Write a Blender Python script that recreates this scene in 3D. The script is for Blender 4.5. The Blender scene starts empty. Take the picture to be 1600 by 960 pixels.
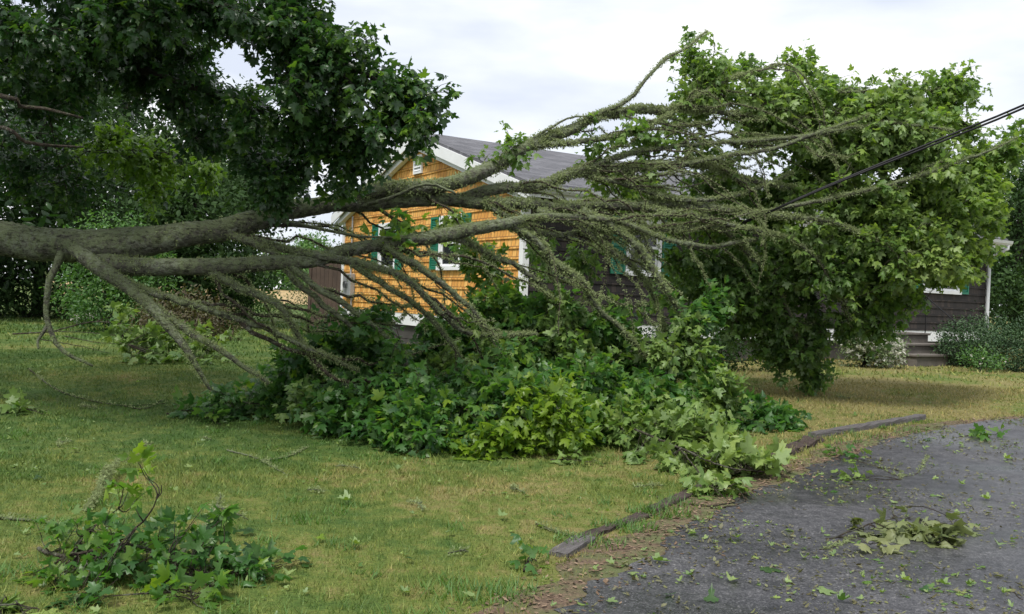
import bpy, math, random
import numpy as np
from mathutils import Matrix, Vector
rng = np.random.default_rng(7)
random.seed(7)
R = math.radians
SC = bpy.context.scene
COL = SC.collection

# ------------------------------------------------------------------ camera
CAMH = 1.5
F_PX = 1386.0
ROLL = 0.038
PITCH = math.atan(15 / F_PX)
fwd = np.array([0, math.cos(PITCH), -math.sin(PITCH)])
r0 = np.array([1.0, 0, 0]); u0 = np.cross(r0, fwd)
RGT = math.cos(ROLL) * r0 + math.sin(ROLL) * u0
UP = np.cross(RGT, fwd)
cd = bpy.data.cameras.new('camera')
cam = bpy.data.objects.new('camera', cd)
COL.objects.link(cam)
SC.camera = cam
cd.sensor_width = 36; cd.lens = F_PX / 1600 * 36
cd.clip_start = 0.05; cd.clip_end = 3000
m = Matrix.Identity(4)
for i in range(3):
    m[i][0] = RGT[i]; m[i][1] = UP[i]; m[i][2] = -fwd[i]
m[2][3] = CAMH
cam.matrix_world = m

# ------------------------------------------------------------------ sky
SUN_EL, SUN_AZ = R(60), R(205)          # azimuth measured clockwise from +Y
w = bpy.data.worlds.new('World'); SC.world = w
w.use_nodes = True
nt = w.node_tree; nt.nodes.clear()
N = nt.nodes.new; L = nt.links.new
out = N('ShaderNodeOutputWorld'); bg = N('ShaderNodeBackground')
sky = N('ShaderNodeTexSky'); sky.sky_type = 'NISHITA'; sky.sun_disc = False
sky.sun_elevation = SUN_EL; sky.sun_rotation = SUN_AZ
sky.dust_density = 2.0
tc = N('ShaderNodeTexCoord'); mp = N('ShaderNodeMapping'); mp.inputs['Scale'].default_value = (1.0, 1.0, 3.2)
mp.inputs['Location'].default_value = (2.3, 0.4, 0.6)
no = N('ShaderNodeTexNoise'); no.inputs['Scale'].default_value = 2.3; no.inputs['Detail'].default_value = 6; no.inputs['Roughness'].default_value = .5
rp = N('ShaderNodeValToRGB')
e = rp.color_ramp.elements
e[0].position = .38; e[0].color = (.66, .71, .82, 1)
e[1].position = .57; e[1].color = (1, 1, 1, 1)
q = e.new(.47); q.color = (.80, .84, .91, 1)
vm = N('ShaderNodeVectorMath'); vm.operation = 'SCALE'; vm.inputs['Scale'].default_value = 6.9
mx = N('ShaderNodeMix'); mx.data_type = 'RGBA'; mx.inputs[0].default_value = .93
L(tc.outputs['Generated'], mp.inputs[0]); L(mp.outputs[0], no.inputs['Vector']); L(no.outputs['Fac'], rp.inputs[0])
L(rp.outputs[0], vm.inputs[0]); L(sky.outputs[0], mx.inputs[6]); L(vm.outputs[0], mx.inputs[7])
L(mx.outputs[2], bg.inputs[0]); bg.inputs[1].default_value = .105
L(bg.outputs[0], out.inputs[0])
sd = bpy.data.lights.new('sun', 'SUN'); sd.energy = 2.4; sd.angle = R(12); sd.color = (1, .97, .92)
so = bpy.data.objects.new('sun', sd); COL.objects.link(so)
sv = Vector((math.sin(SUN_AZ) * math.cos(SUN_EL), math.cos(SUN_AZ) * math.cos(SUN_EL), math.sin(SUN_EL)))
so.rotation_euler = sv.to_track_quat('Z', 'Y').to_euler()
SC.view_settings.view_transform = 'Standard'
SC.view_settings.look = 'None'
SC.view_settings.exposure = 0.75
SC.view_settings.gamma = 1.0
SC.view_settings.use_curve_mapping = False
SC.render.engine = 'CYCLES'
SC.cycles.max_bounces = 7; SC.cycles.diffuse_bounces = 3; SC.cycles.glossy_bounces = 2
SC.cycles.transmission_bounces = 4; SC.cycles.transparent_max_bounces = 6
SC.render.film_transparent = False

# ------------------------------------------------------------------ helpers
def P(px, py, d):
    """photo pixel at a real distance d (metres along the view) -> world point"""
    return np.array([0, 0, CAMH]) + d * (fwd + (px - 800) / F_PX * RGT + (480 - py) / F_PX * UP)

def gz(y):
    t = np.clip((np.asarray(y, float) - 6.5) / 8.0, 0, 1)
    return .37 * t * t * (3 - 2 * t)

def G(px, py):
    """point on the ground seen at a pixel"""
    d = P(px, py, 1.0) - np.array([0, 0, CAMH])
    t = 1.0
    for _ in range(60):
        p = np.array([0, 0, CAMH]) + d * t
        t += (p[2] - float(gz(p[1]))) / -d[2] * .8
    p = np.array([0, 0, CAMH]) + d * t
    p[2] = float(gz(p[1]))
    return p

def nrm(a):
    return a / (np.linalg.norm(a, axis=-1, keepdims=True) + 1e-9)

def props(o, label=None, cat=None, group=None, kind=None):
    if label: o['label'] = label
    if cat: o['category'] = cat
    if group: o['group'] = group
    if kind: o['kind'] = kind
    return o

def empty(name, loc=(0, 0, 0), rz=0):
    o = bpy.data.objects.new(name, None); COL.objects.link(o)
    o.location = loc; o.rotation_euler = (0, 0, rz); o.empty_display_size = .2
    return o

def np_mesh(name, V, counts, idx, mat, parent=None, attr=None, smooth=False, loc=None):
    """V Nx3, counts per-face vertex counts, idx flat loop vertex list"""
    me = bpy.data.meshes.new(name)
    V = np.asarray(V, np.float32)
    if loc is not None: V = V - np.asarray(loc, np.float32)
    counts = np.asarray(counts, np.int32); idx = np.asarray(idx, np.int32)
    me.vertices.add(len(V)); me.vertices.foreach_set('co', V.ravel())
    me.loops.add(len(idx)); me.loops.foreach_set('vertex_index', idx)
    me.polygons.add(len(counts))
    st = np.concatenate([[0], np.cumsum(counts)[:-1]]).astype(np.int32)
    me.polygons.foreach_set('loop_start', st)
    if smooth: me.polygons.foreach_set('use_smooth', np.ones(len(counts), bool))
    me.update(calc_edges=True)
    if attr is not None:
        a = me.attributes.new('tint', 'FLOAT', 'POINT'); a.data.foreach_set('value', np.asarray(attr, np.float32))
    me.materials.append(mat)
    o = bpy.data.objects.new(name, me); COL.objects.link(o)
    if parent is not None: o.parent = parent
    if loc is not None: o.location = loc
    return o

class MB:
    """small list-based mesh builder in local coordinates"""
    def __init__(s): s.v = []; s.f = []
    def poly(s, pts):
        b = len(s.v); s.v += [tuple(p) for p in pts]; s.f.append(list(range(b, b + len(pts)))); return s
    def box(s, x0, x1, y0, y1, z0, z1, bev=0):
        b = len(s.v)
        s.v += [(x, y, z) for z in (z0, z1) for y in (y0, y1) for x in (x0, x1)]
        for f in ((0, 2, 3, 1), (4, 5, 7, 6), (0, 1, 5, 4), (2, 6, 7, 3), (0, 4, 6, 2), (1, 3, 7, 5)):
            s.f.append([b + i for i in f])
        return s
    def prism(s, poly, axis_off):
        """poly: list of 3-D points, extruded along vector"""
        b = len(s.v); n = len(poly); o = Vector(axis_off)
        s.v += [tuple(p) for p in poly] + [tuple(Vector(p) + o) for p in poly]
        s.f.append(list(range(b, b + n))[::-1]); s.f.append(list(range(b + n, b + 2 * n)))
        for i in range(n):
            j = (i + 1) % n
            s.f.append([b + i, b + j, b + n + j, b + n + i])
        return s
    def tube(s, pts, r, k=8):
        V, c, ix = tube_geo(np.array(pts, float), np.full(len(pts), r) if np.isscalar(r) else np.array(r), k)
        b = len(s.v); s.v += [tuple(p) for p in V]
        q = 0
        for n in c:
            s.f.append([b + int(i) for i in ix[q:q + n]]); q += n
        return s
    def build(s, name, mat, parent=None, bevel=0, loc=None):
        me = bpy.data.meshes.new(name)
        vs = s.v if loc is None else [tuple(Vector(v) - Vector(loc)) for v in s.v]
        me.from_pydata(vs, [], s.f); me.update()
        me.materials.append(mat)
        o = bpy.data.objects.new(name, me); COL.objects.link(o)
        if parent is not None: o.parent = parent
        if loc is not None: o.location = loc
        if bevel:
            b = o.modifiers.new('bevel', 'BEVEL'); b.width = bevel; b.segments = 2; b.limit_method = 'ANGLE'
        return o

def tube_geo(pts, rad, k=6, lump=0):
    n = len(pts)
    T = np.zeros_like(pts); T[1:-1] = pts[2:] - pts[:-2]; T[0] = pts[1] - pts[0]; T[-1] = pts[-1] - pts[-2]
    T = nrm(T)
    ref = np.array([0, 0, 1.0]) if abs(T[0][2]) < .8 else np.array([1.0, 0, 0])
    A = nrm(np.cross(T, ref)); B = np.cross(T, A)
    a = np.arange(k) / k * 2 * np.pi
    rr = rad[:, None] * np.ones((n, k))
    if lump: rr = rr * (1 + lump * rng.normal(size=(n, k)))
    V = pts[:, None, :] + rr[..., None] * (np.cos(a)[None, :, None] * A[:, None, :] + np.sin(a)[None, :, None] * B[:, None, :])
    V = V.reshape(-1, 3)
    i = np.arange(n - 1)[:, None] * k; j = np.arange(k)[None, :]; j2 = (j + 1) % k
    Q = np.stack([i + j, i + j2, i + k + j2, i + k + j], -1).reshape(-1)
    cnt = [4] * ((n - 1) * k) + [k, k]
    idx = np.concatenate([Q, np.arange(k)[::-1], (n - 1) * k + np.arange(k)])
    return V, np.array(cnt), idx

class Tubes:
    def __init__(s): s.V = []; s.c = []; s.i = []; s.n = 0
    def add(s, pts, rad, k=5, lump=0):
        V, c, ix = tube_geo(np.asarray(pts, float), np.asarray(rad, float), k, lump)
        s.V.append(V); s.c.append(c); s.i.append(ix + s.n); s.n += len(V)
    def build(s, name, mat, parent=None, loc=None):
        if not s.V: return None
        return np_mesh(name, np.concatenate(s.V), np.concatenate(s.c), np.concatenate(s.i), mat, parent, smooth=True, loc=loc)

def smooth_path(pts, step=.12):
    """Catmull-Rom through rows (any number of columns)"""
    p = np.asarray(pts, float); n = len(p)
    q = np.vstack([2 * p[0] - p[1], p, 2 * p[-1] - p[-2]])
    out = []
    for i in range(n - 1):
        a, b, c, d = q[i], q[i + 1], q[i + 2], q[i + 3]
        m_ = max(2, int(np.linalg.norm((c - b)[:3]) / step))
        for t in np.arange(m_) / m_:
            out.append(.5 * ((2 * b) + (-a + c) * t + (2 * a - 5 * b + 4 * c - d) * t * t + (-a + 3 * b - 3 * c + d) * t ** 3))
    out.append(p[-1])
    return np.array(out)

# leaf templates: (x, y, z) with the petiole at 0,0 and the tip at +y
def mirror(half, base=(0, -.02)):
    pts = [base] + half + [(-x, y) for x, y in half[-2::-1]]
    return pts
def template(outl, cen, fold=.18, curl=.25):
    pts = [cen] + outl
    V = np.array([(x, y, -fold * abs(x) * 1.6 - curl * (y - .35) ** 2 * .8 - .12 * (x * x)) for x, y in pts])
    n = len(outl)
    F = np.array([(0, 1 + i, 1 + (i + 1) % n) for i in range(n)])
    return V, F
MAPLE = template(mirror([(.10, -.06), (.36, -.08), (.30, .08), (.55, .17), (.63, .42), (.44, .41), (.20, .47), (.28, .75), (.12, .77), (0, 1.0)]), (0, .3))
MAPLE_S = template(mirror([(.36, -.06), (.26, .10), (.62, .40), (.20, .46), (.24, .76), (0, 1.0)]), (0, .3))
OVAL = template(mirror([(.24, .25), (.26, .6), (0, 1.0)]), (0, .45))
TINY = (np.array([(0, 0, 0), (.3, .5, -.05), (0, 1, -.08), (-.3, .5, -.05)]), np.array([(0, 1, 2), (0, 2, 3)]))

class Leaves:
    def __init__(s): s.C = []; s.U = []; s.N = []; s.S = []; s.T = []
    def add(s, c, u, n, size, tint):
        s.C.append(c); s.U.append(u); s.N.append(n); s.S.append(size); s.T.append(tint)
    def count(s): return sum(len(c) for c in s.C)
    def build(s, name, mat, parent=None, tpl=MAPLE, loc=None):
        if not s.C: return None
        C = np.concatenate(s.C); U = nrm(np.concatenate(s.U)); Nn = np.concatenate(s.N); S = np.concatenate(s.S); T = np.concatenate(s.T)
        Nn = nrm(Nn - (Nn * U).sum(1, keepdims=True) * U); X = np.cross(U, Nn)
        tv, tf = tpl; k = len(tv)
        zs = rng.uniform(-.4, 3.2, len(C)); xs = rng.uniform(.65, 1.12, len(C))
        shr_ = rng.normal(size=len(C)) * .16; bnd = rng.normal(size=len(C)) * .28
        V = C[:, None] + S[:, None, None] * (xs[:, None, None] * tv[None, :, 0:1] * X[:, None] + tv[None, :, 1:2] * U[:, None] + shr_[:, None, None] * tv[None, :, 1:2] ** 2 * X[:, None] + bnd[:, None, None] * (tv[None, :, 1:2] ** 2) * Nn[:, None] + zs[:, None, None] * tv[None, :, 2:3] * Nn[:, None])
        V = V.reshape(-1, 3)
        g = gz(V[:, 1]) + .012
        V[:, 2] = np.maximum(V[:, 2], g)
        F = (np.arange(len(C))[:, None, None] * k + tf[None]).reshape(-1)
        return np_mesh(name, V, np.full(len(C) * len(tf), 3), F, mat, parent, attr=np.repeat(T, k), loc=loc)

# ------------------------------------------------------------------ materials
def new_mat(name):
    mt = bpy.data.materials.new(name); mt.use_nodes = True
    t = mt.node_tree; t.nodes.clear()
    o = t.nodes.new('ShaderNodeOutputMaterial'); b = t.nodes.new('ShaderNodeBsdfPrincipled')
    t.links.new(b.outputs[0], o.inputs[0])
    return mt, t, b, o
def setin(n, k, v): n.inputs[k].default_value = v
def ramp(t, src, stops):
    r = t.nodes.new('ShaderNodeValToRGB'); e = r.color_ramp.elements
    e[0].position = stops[0][0]; e[0].color = (*stops[0][1], 1)
    e[1].position = stops[-1][0]; e[1].color = (*stops[-1][1], 1)
    for p, c in stops[1:-1]:
        q = e.new(p); q.color = (*c, 1)
    t.links.new(src, r.inputs[0]); return r.outputs[0]
def noise(t, scale, detail=4, rough=.55, coord='Object', vec=None, scl=None):
    n = t.nodes.new('ShaderNodeTexNoise'); setin(n, 'Scale', scale); setin(n, 'Detail', detail); setin(n, 'Roughness', rough)
    if vec is None:
        c = t.nodes.new('ShaderNodeTexCoord'); vec = c.outputs[coord]
    if scl:
        mpp = t.nodes.new('ShaderNodeMapping'); setin(mpp, 'Scale', scl); t.links.new(vec, mpp.inputs[0]); vec = mpp.outputs[0]
    t.links.new(vec, n.inputs['Vector']); return n.outputs['Fac']
def mixc(t, fac, a, b, mode='MIX'):
    x = t.nodes.new('ShaderNodeMix'); x.data_type = 'RGBA'; x.blend_type = mode
    for s, v in ((0, fac), (6, a), (7, b)):
        if isinstance(v, (int, float)): x.inputs[s].default_value = v
        elif isinstance(v, tuple): x.inputs[s].default_value = (*v, 1)
        else: t.links.new(v, x.inputs[s])
    return x.outputs[2]
def bump(t, b, h, strength=.4, dist=.02):
    n = t.nodes.new('ShaderNodeBump'); setin(n, 'Strength', strength); setin(n, 'Distance', dist)
    t.links.new(h, n.inputs['Height']); t.links.new(n.outputs[0], b.inputs['Normal'])

def leaf_mat(name, dark, mid, light, back, rough=.42, trans=.3, tcol=None, spec=.5):
    """top side varies leaf by leaf; underside is paler as on a maple"""
    mt, t, b, o = new_mat(name)
    a = t.nodes.new('ShaderNodeAttribute'); a.attribute_name = 'tint'
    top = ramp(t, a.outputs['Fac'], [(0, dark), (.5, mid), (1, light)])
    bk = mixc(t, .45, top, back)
    gm = t.nodes.new('ShaderNodeNewGeometry')
    c = mixc(t, gm.outputs['Backfacing'], top, bk)
    nz = noise(t, 40, 2, .6)
    c = mixc(t, nz, c, mixc(t, .5, c, (.02, .03, .01), 'MIX'))
    t.links.new(c, b.inputs['Base Color'])
    setin(b, 'Roughness', rough); setin(b, 'Specular IOR Level', spec)
    tr = t.nodes.new('ShaderNodeBsdfTranslucent')
    t.links.new(mixc(t, 1.0, top, tcol or (1.6, 1.7, .7), 'MULTIPLY'), tr.inputs[0])
    ms = t.nodes.new('ShaderNodeMixShader'); ms.inputs[0].default_value = trans
    t.links.new(b.outputs[0], ms.inputs[1]); t.links.new(tr.outputs[0], ms.inputs[2]); t.links.new(ms.outputs[0], o.inputs[0])
    return mt
def plain(name, col, rough=.6, metal=0, var=.25, scale=8, bmp=.1):
    mt, t, b, o = new_mat(name)
    n = noise(t, scale, 5, .6)
    d = tuple(x * (1 - var) for x in col); l = tuple(min(1, x * (1 + var * .5)) for x in col)
    t.links.new(ramp(t, n, [(.3, d), (.7, l)]), b.inputs['Base Color'])
    setin(b, 'Roughness', rough); setin(b, 'Metallic', metal)
    if bmp: bump(t, b, noise(t, scale * 6, 3, .6), bmp, .005)
    return mt

M = {}
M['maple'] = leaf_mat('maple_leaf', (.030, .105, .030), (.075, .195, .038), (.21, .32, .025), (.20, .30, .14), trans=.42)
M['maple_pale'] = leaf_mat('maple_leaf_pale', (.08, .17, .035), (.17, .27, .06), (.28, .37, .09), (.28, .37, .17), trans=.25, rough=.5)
M['maple_shade'] = leaf_mat('maple_leaf_shaded', (.014, .048, .014), (.030, .085, .022), (.17, .30, .03), (.07, .13, .06), trans=.34, rough=.38)  # darkened copy of the maple leaf: canopy shade put into the colour
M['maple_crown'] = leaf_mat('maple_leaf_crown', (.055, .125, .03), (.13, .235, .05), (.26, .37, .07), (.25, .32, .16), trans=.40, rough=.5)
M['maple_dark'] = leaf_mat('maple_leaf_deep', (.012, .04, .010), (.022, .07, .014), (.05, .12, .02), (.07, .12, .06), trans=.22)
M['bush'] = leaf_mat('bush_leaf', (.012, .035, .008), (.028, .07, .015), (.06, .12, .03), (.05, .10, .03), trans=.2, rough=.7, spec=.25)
M['bush_light'] = leaf_mat('bush_light_leaf', (.04, .12, .025), (.08, .20, .04), (.15, .29, .06), (.12, .2, .08), trans=.3, rough=.55)
M['bush_red'] = leaf_mat('bush_red_leaf', (.05, .05, .02), (.10, .07, .035), (.13, .15, .05), (.12, .11, .06), trans=.2, rough=.6)
M['bush_pale'] = leaf_mat('rose_leaf', (.07, .13, .04), (.14, .20, .08), (.26, .32, .17), (.25, .3, .18), trans=.3, rough=.6)
M['maple_wilt'] = leaf_mat('maple_leaf_wilted', (.09, .13, .045), (.16, .20, .07), (.26, .28, .12), (.28, .32, .18), trans=.2, rough=.55)
M['yew'] = leaf_mat('yew_needle', (.014, .05, .014), (.03, .085, .022), (.06, .13, .03), (.03, .07, .02), trans=.05, rough=.6)
M['petal'] = leaf_mat('petal', (.6, .6, .5), (.75, .75, .65), (.85, .85, .75), (.8, .8, .7), trans=.3, rough=.6, tcol=(1, 1, 1))
M['dry'] = leaf_mat('dry_leaf', (.09, .07, .03), (.14, .13, .05), (.19, .20, .08), (.2, .2, .12), trans=.15, rough=.6)

def bark_mat(name, c0, c1, moss, amount):
    mt, t, b, o = new_mat(name)
    n1 = noise(t, 34, 6, .7, scl=(.4, 1, 1)); n2 = noise(t, 11, 8, .8); n3 = noise(t, 90, 4, .7)
    base = ramp(t, n1, [(.3, c0), (.7, c1)])
    gm = t.nodes.new('ShaderNodeNewGeometry'); sp = t.nodes.new('ShaderNodeSeparateXYZ'); t.links.new(gm.outputs['Normal'], sp.inputs[0])
    f = t.nodes.new('ShaderNodeMath'); f.operation = 'MULTIPLY_ADD'; f.inputs[1].default_value = .10; t.links.new(sp.outputs['Z'], f.inputs[0]); t.links.new(n2, f.inputs[2])
    mk = ramp(t, f.outputs[0], [(amount - .06, (0, 0, 0)), (amount + .06, (1, 1, 1))])
    mc = ramp(t, n3, [(.3, tuple(x * .6 for x in moss)), (.7, moss)])
    t.links.new(mixc(t, mk, base, mc), b.inputs['Base Color'])
    n5 = noise(t, 23, 5, .75); n6 = noise(t, 3.1, 3, .6)
    pm = t.nodes.new('ShaderNodeMath'); pm.operation = 'MULTIPLY_ADD'; pm.inputs[1].default_value = .6; t.links.new(n6, pm.inputs[0]); t.links.new(n5, pm.inputs[2])
    pk = ramp(t, pm.outputs[0], [(.86, (0, 0, 0)), (.93, (1, 1, 1))])
    cr = ramp(t, n1, [(.36, (.35, .33, .3)), (.5, (1, 1, 1))])
    c_ = mixc(t, 1.0, mixc(t, mixc(t, .35, (0, 0, 0), pk), mixc(t, mk, base, mc), (.42, .46, .36)), cr, 'MULTIPLY')
    t.links.new(c_, b.inputs['Base Color'])
    setin(b, 'Roughness', .85); setin(b, 'Specular IOR Level', .3)
    ad = t.nodes.new('ShaderNodeMath'); ad.operation = 'ADD'; t.links.new(n1, ad.inputs[0]); t.links.new(n3, ad.inputs[1])
    bump(t, b, ad.outputs[0], 1.0, .04)
    return mt
M['bark'] = bark_mat('mossy_bark', (.045, .042, .034), (.19, .18, .145), (.27, .32, .17), .49)
M['twig'] = bark_mat('twig_bark', (.03, .024, .018), (.11, .08, .06), (.14, .15, .08), .60)
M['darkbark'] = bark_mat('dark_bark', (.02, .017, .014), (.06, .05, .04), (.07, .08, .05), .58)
mt, t, b, o = new_mat('lichen')
a = t.nodes.new('ShaderNodeAttribute'); a.attribute_name = 'tint'
t.links.new(ramp(t, a.outputs['Fac'], [(0, (.17, .195, .085)), (.35, (.26, .315, .14)), (.7, (.34, .41, .20)), (1, (.44, .49, .28))]), b.inputs['Base Color'])
tr = t.nodes.new('ShaderNodeBsdfTranslucent'); tr.inputs[0].default_value = (.36, .41, .20, 1)
ms = t.nodes.new('ShaderNodeMixShader'); ms.inputs[0].default_value = .5
t.links.new(b.outputs[0], ms.inputs[1]); t.links.new(tr.outputs[0], ms.inputs[2]); t.links.new(ms.outputs[0], o.inputs[0])
setin(b, 'Roughness', .9); setin(b, 'Specular IOR Level', .15)
M['lichen'] = mt

# lawn: green with straw-coloured dry patches
def lawn_color(t, pos):
    big = noise(t, .55, 4, .6, vec=pos); mid = noise(t, 5.5, 6, .75, vec=pos); fine = noise(t, 60, 3, .6, vec=pos)
    sp = t.nodes.new('ShaderNodeSeparateXYZ'); t.links.new(pos, sp.inputs[0])
    # drier to the right, by the driveway
    mr = t.nodes.new('ShaderNodeMapRange'); setin(mr, 'From Min', -3.5); setin(mr, 'From Max', 2.2); setin(mr, 'To Min', -.08); setin(mr, 'To Max', .17); t.links.new(sp.outputs['X'], mr.inputs['Value'])
    a1 = t.nodes.new('ShaderNodeMath'); a1.operation = 'ADD'; t.links.new(big, a1.inputs[0]); t.links.new(mr.outputs[0], a1.inputs[1])
    a2 = t.nodes.new('ShaderNodeMath'); a2.operation = 'MULTIPLY_ADD'; a2.inputs[1].default_value = .9; t.links.new(mid, a2.inputs[0]); t.links.new(a1.outputs[0], a2.inputs[2])
    a3 = t.nodes.new('ShaderNodeMath'); a3.operation = 'MULTIPLY'; a3.inputs[1].default_value = .5; t.links.new(a2.outputs[0], a3.inputs[0])
    g = ramp(t, a3.outputs[0], [(.38, (.058, .115, .022)), (.45, (.10, .15, .032)), (.50, (.15, .185, .042)), (.58, (.25, .215, .085))])
    return g, fine
mt, t, b, o = new_mat('lawn')
gm = t.nodes.new('ShaderNodeNewGeometry')
g, fine = lawn_color(t, gm.outputs['Position'])
dk = ramp(t, fine, [(.3, (.55, .55, .55)), (.7, (1.1, 1.1, 1.1))])
t.links.new(mixc(t, 1.0, g, dk, 'MULTIPLY'), b.inputs['Base Color']); setin(b, 'Roughness', .9); setin(b, 'Specular IOR Level', .2)
bump(t, b, fine, .8, .03)
M['lawn'] = mt
mt, t, b, o = new_mat('grass_blade')
gm = t.nodes.new('ShaderNodeNewGeometry')
g, fine = lawn_color(t, gm.outputs['Position'])
a = t.nodes.new('ShaderNodeAttribute'); a.attribute_name = 'tint'
v = ramp(t, a.outputs['Fac'], [(0, (.8, .9, .8)), (.6, (1.25, 1.35, 1.1)), (.93, (1.7, 1.7, 1.5)), (1, (2.4, 2.0, 1.8))])
t.links.new(mixc(t, 1.0, g, v, 'MULTIPLY'), b.inputs['Base Color']); setin(b, 'Roughness', .6)
tr = t.nodes.new('ShaderNodeBsdfTranslucent'); t.links.new(g, tr.inputs[0])
ms = t.nodes.new('ShaderNodeMixShader'); ms.inputs[0].default_value = .3
t.links.new(b.outputs[0], ms.inputs[1]); t.links.new(tr.outputs[0], ms.inputs[2]); t.links.new(ms.outputs[0], o.inputs[0])
M['blade'] = mt
M['hay'] = plain('dry_field', (.38, .27, .12), .9, var=.3, scale=.6)
# asphalt
mt, t, b, o = new_mat('asphalt')
n1 = noise(t, 1.1, 5, .6); n2 = noise(t, 75, 4, .85); n3 = noise(t, 12, 5, .7); n4 = noise(t, .8, 3, .5, scl=(.35, 1.6, 1))
c = ramp(t, n2, [(.34, (.022, .022, .025)), (.5, (.045, .045, .05)), (.60, (.10, .10, .105)), (.70, (.30, .29, .27))])
c2 = mixc(t, 1.0, c, ramp(t, n3, [(.32, (.5, .5, .53)), (.68, (1.35, 1.33, 1.3))]), 'MULTIPLY')
c2 = mixc(t, 1.0, c2, ramp(t, n1, [(.38, (.72, .73, .78)), (.62, (1.25, 1.24, 1.25))]), 'MULTIPLY')
t.links.new(c2, b.inputs['Base Color'])
rg = t.nodes.new('ShaderNodeMapRange'); setin(rg, 'From Min', .38); setin(rg, 'From Max', .62); setin(rg, 'To Min', .22); setin(rg, 'To Max', .62); t.links.new(n4, rg.inputs['Value'])
t.links.new(rg.outputs[0], b.inputs['Roughness']); setin(b, 'Specular IOR Level', .6)
bump(t, b, n2, .35, .005)
M['asphalt'] = mt
mt, t, b, o = new_mat('soil_mulch')
n1 = noise(t, 45, 5, .7); n2 = noise(t, 4, 4, .6)
c = ramp(t, n1, [(.3, (.05, .032, .022)), (.5, (.13, .085, .055)), (.7, (.26, .18, .12))])
t.links.new(mixc(t, ramp(t, n2, [(.4, (0, 0, 0)), (.62, (1, 1, 1))]), c, (.10, .12, .04)), b.inputs['Base Color']); setin(b, 'Roughness', .95)
bump(t, b, n1, 1, .02)
M['soil'] = mt

# ------------------------------------------------------------------ ground
EDGE = np.array([(-14, -6.5), (-2, -1.55), (2.0, -.75), (3.4, -.18), (4.2, .15), (5.2, .70), (6.6, 1.50), (8.2, 2.75), (9.3, 3.75), (10.4, 5.0), (11.1, 6.3), (11.7, 8.2), (12.1, 11), (12.4, 16), (12.6, 26)])
def edge_x(y): return np.interp(y, EDGE[:, 0], EDGE[:, 1])
ys = np.concatenate([np.arange(-30, -2, 4.0), np.arange(-2, 16, .2), np.arange(16, 60, 4.0), np.arange(60, 900, 60.0)])
xs = np.concatenate([np.arange(-900, -40, 60.0), np.arange(-40, 41, 4.0), np.arange(60, 900, 60.0)])
def grid(name, xs_, ys_, mat, dz=0):
    X, Y = np.meshgrid(xs_, ys_); V = np.stack([X, Y, gz(Y) + dz], -1).reshape(-1, 3)
    nx, ny = len(xs_), len(ys_)
    i = np.arange(ny - 1)[:, None] * nx; j = np.arange(nx - 1)[None]
    Q = np.stack([i + j, i + j + 1, i + nx + j + 1, i + nx + j], -1).reshape(-1)
    return np_mesh(name, V, np.full((nx - 1) * (ny - 1), 4), Q, mat, smooth=True)
props(grid('lawn', xs, ys, M['lawn']), kind='structure')
# driveway and the mulch strip beside it: rows share the lawn's rows
yr = ys[(ys >= -14) & (ys <= 12.55)]
yr = np.unique(np.round(np.concatenate([yr, np.arange(2, 12.4, .05)]), 3))
def zrow(y): return np.interp(y, ys, gz(ys))
def strip(name, lo, hi, mat, dz, jit=0):
    a = lo(yr) + (rng.normal(size=len(yr)) * jit if jit else 0)
    V = []; K = 6
    for k in range(K + 1):
        f = (k / K) ** 2
        V.append(np.stack([a + (hi(yr) - a) * f, yr, zrow(yr) + dz], -1))
    V = np.stack(V, 1).reshape(-1, 3); n = K + 1
    i = np.arange(len(yr) - 1)[:, None] * n; j = np.arange(K)[None]
    Q = np.stack([i + j, i + j + 1, i + n + j + 1, i + n + j], -1).reshape(-1)
    return np_mesh(name, V, np.full((len(yr) - 1) * K, 4), Q, mat)
wob = lambda y: .10 + .05 * np.sin(y * 5.1) + .04 * np.sin(y * 14.3 + 1) + .02 * np.sin(y * 41)
props(strip('mulch_strip', lambda y: edge_x(y) - .24 - .07 * np.sin(y * 5) - .05 * np.sin(y * 13), lambda y: edge_x(y) + .5, M['soil'], .004), kind='structure')
props(strip('driveway', lambda y: edge_x(y) + wob(y) + .03, lambda y: np.full(len(y), 30.0), M['asphalt'], .009, .012), kind='structure')
fld = MB(); a, b_, c_, d_ = (-70, 74), (-2, 78), (0, 200), (-120, 200)
fld.poly([(-34, 66, .375), (-8, 66, .375), (-10, 115, 1.35), (-60, 115, 1.35)])
props(fld.build('hay_field', M['hay']), kind='structure')

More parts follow.
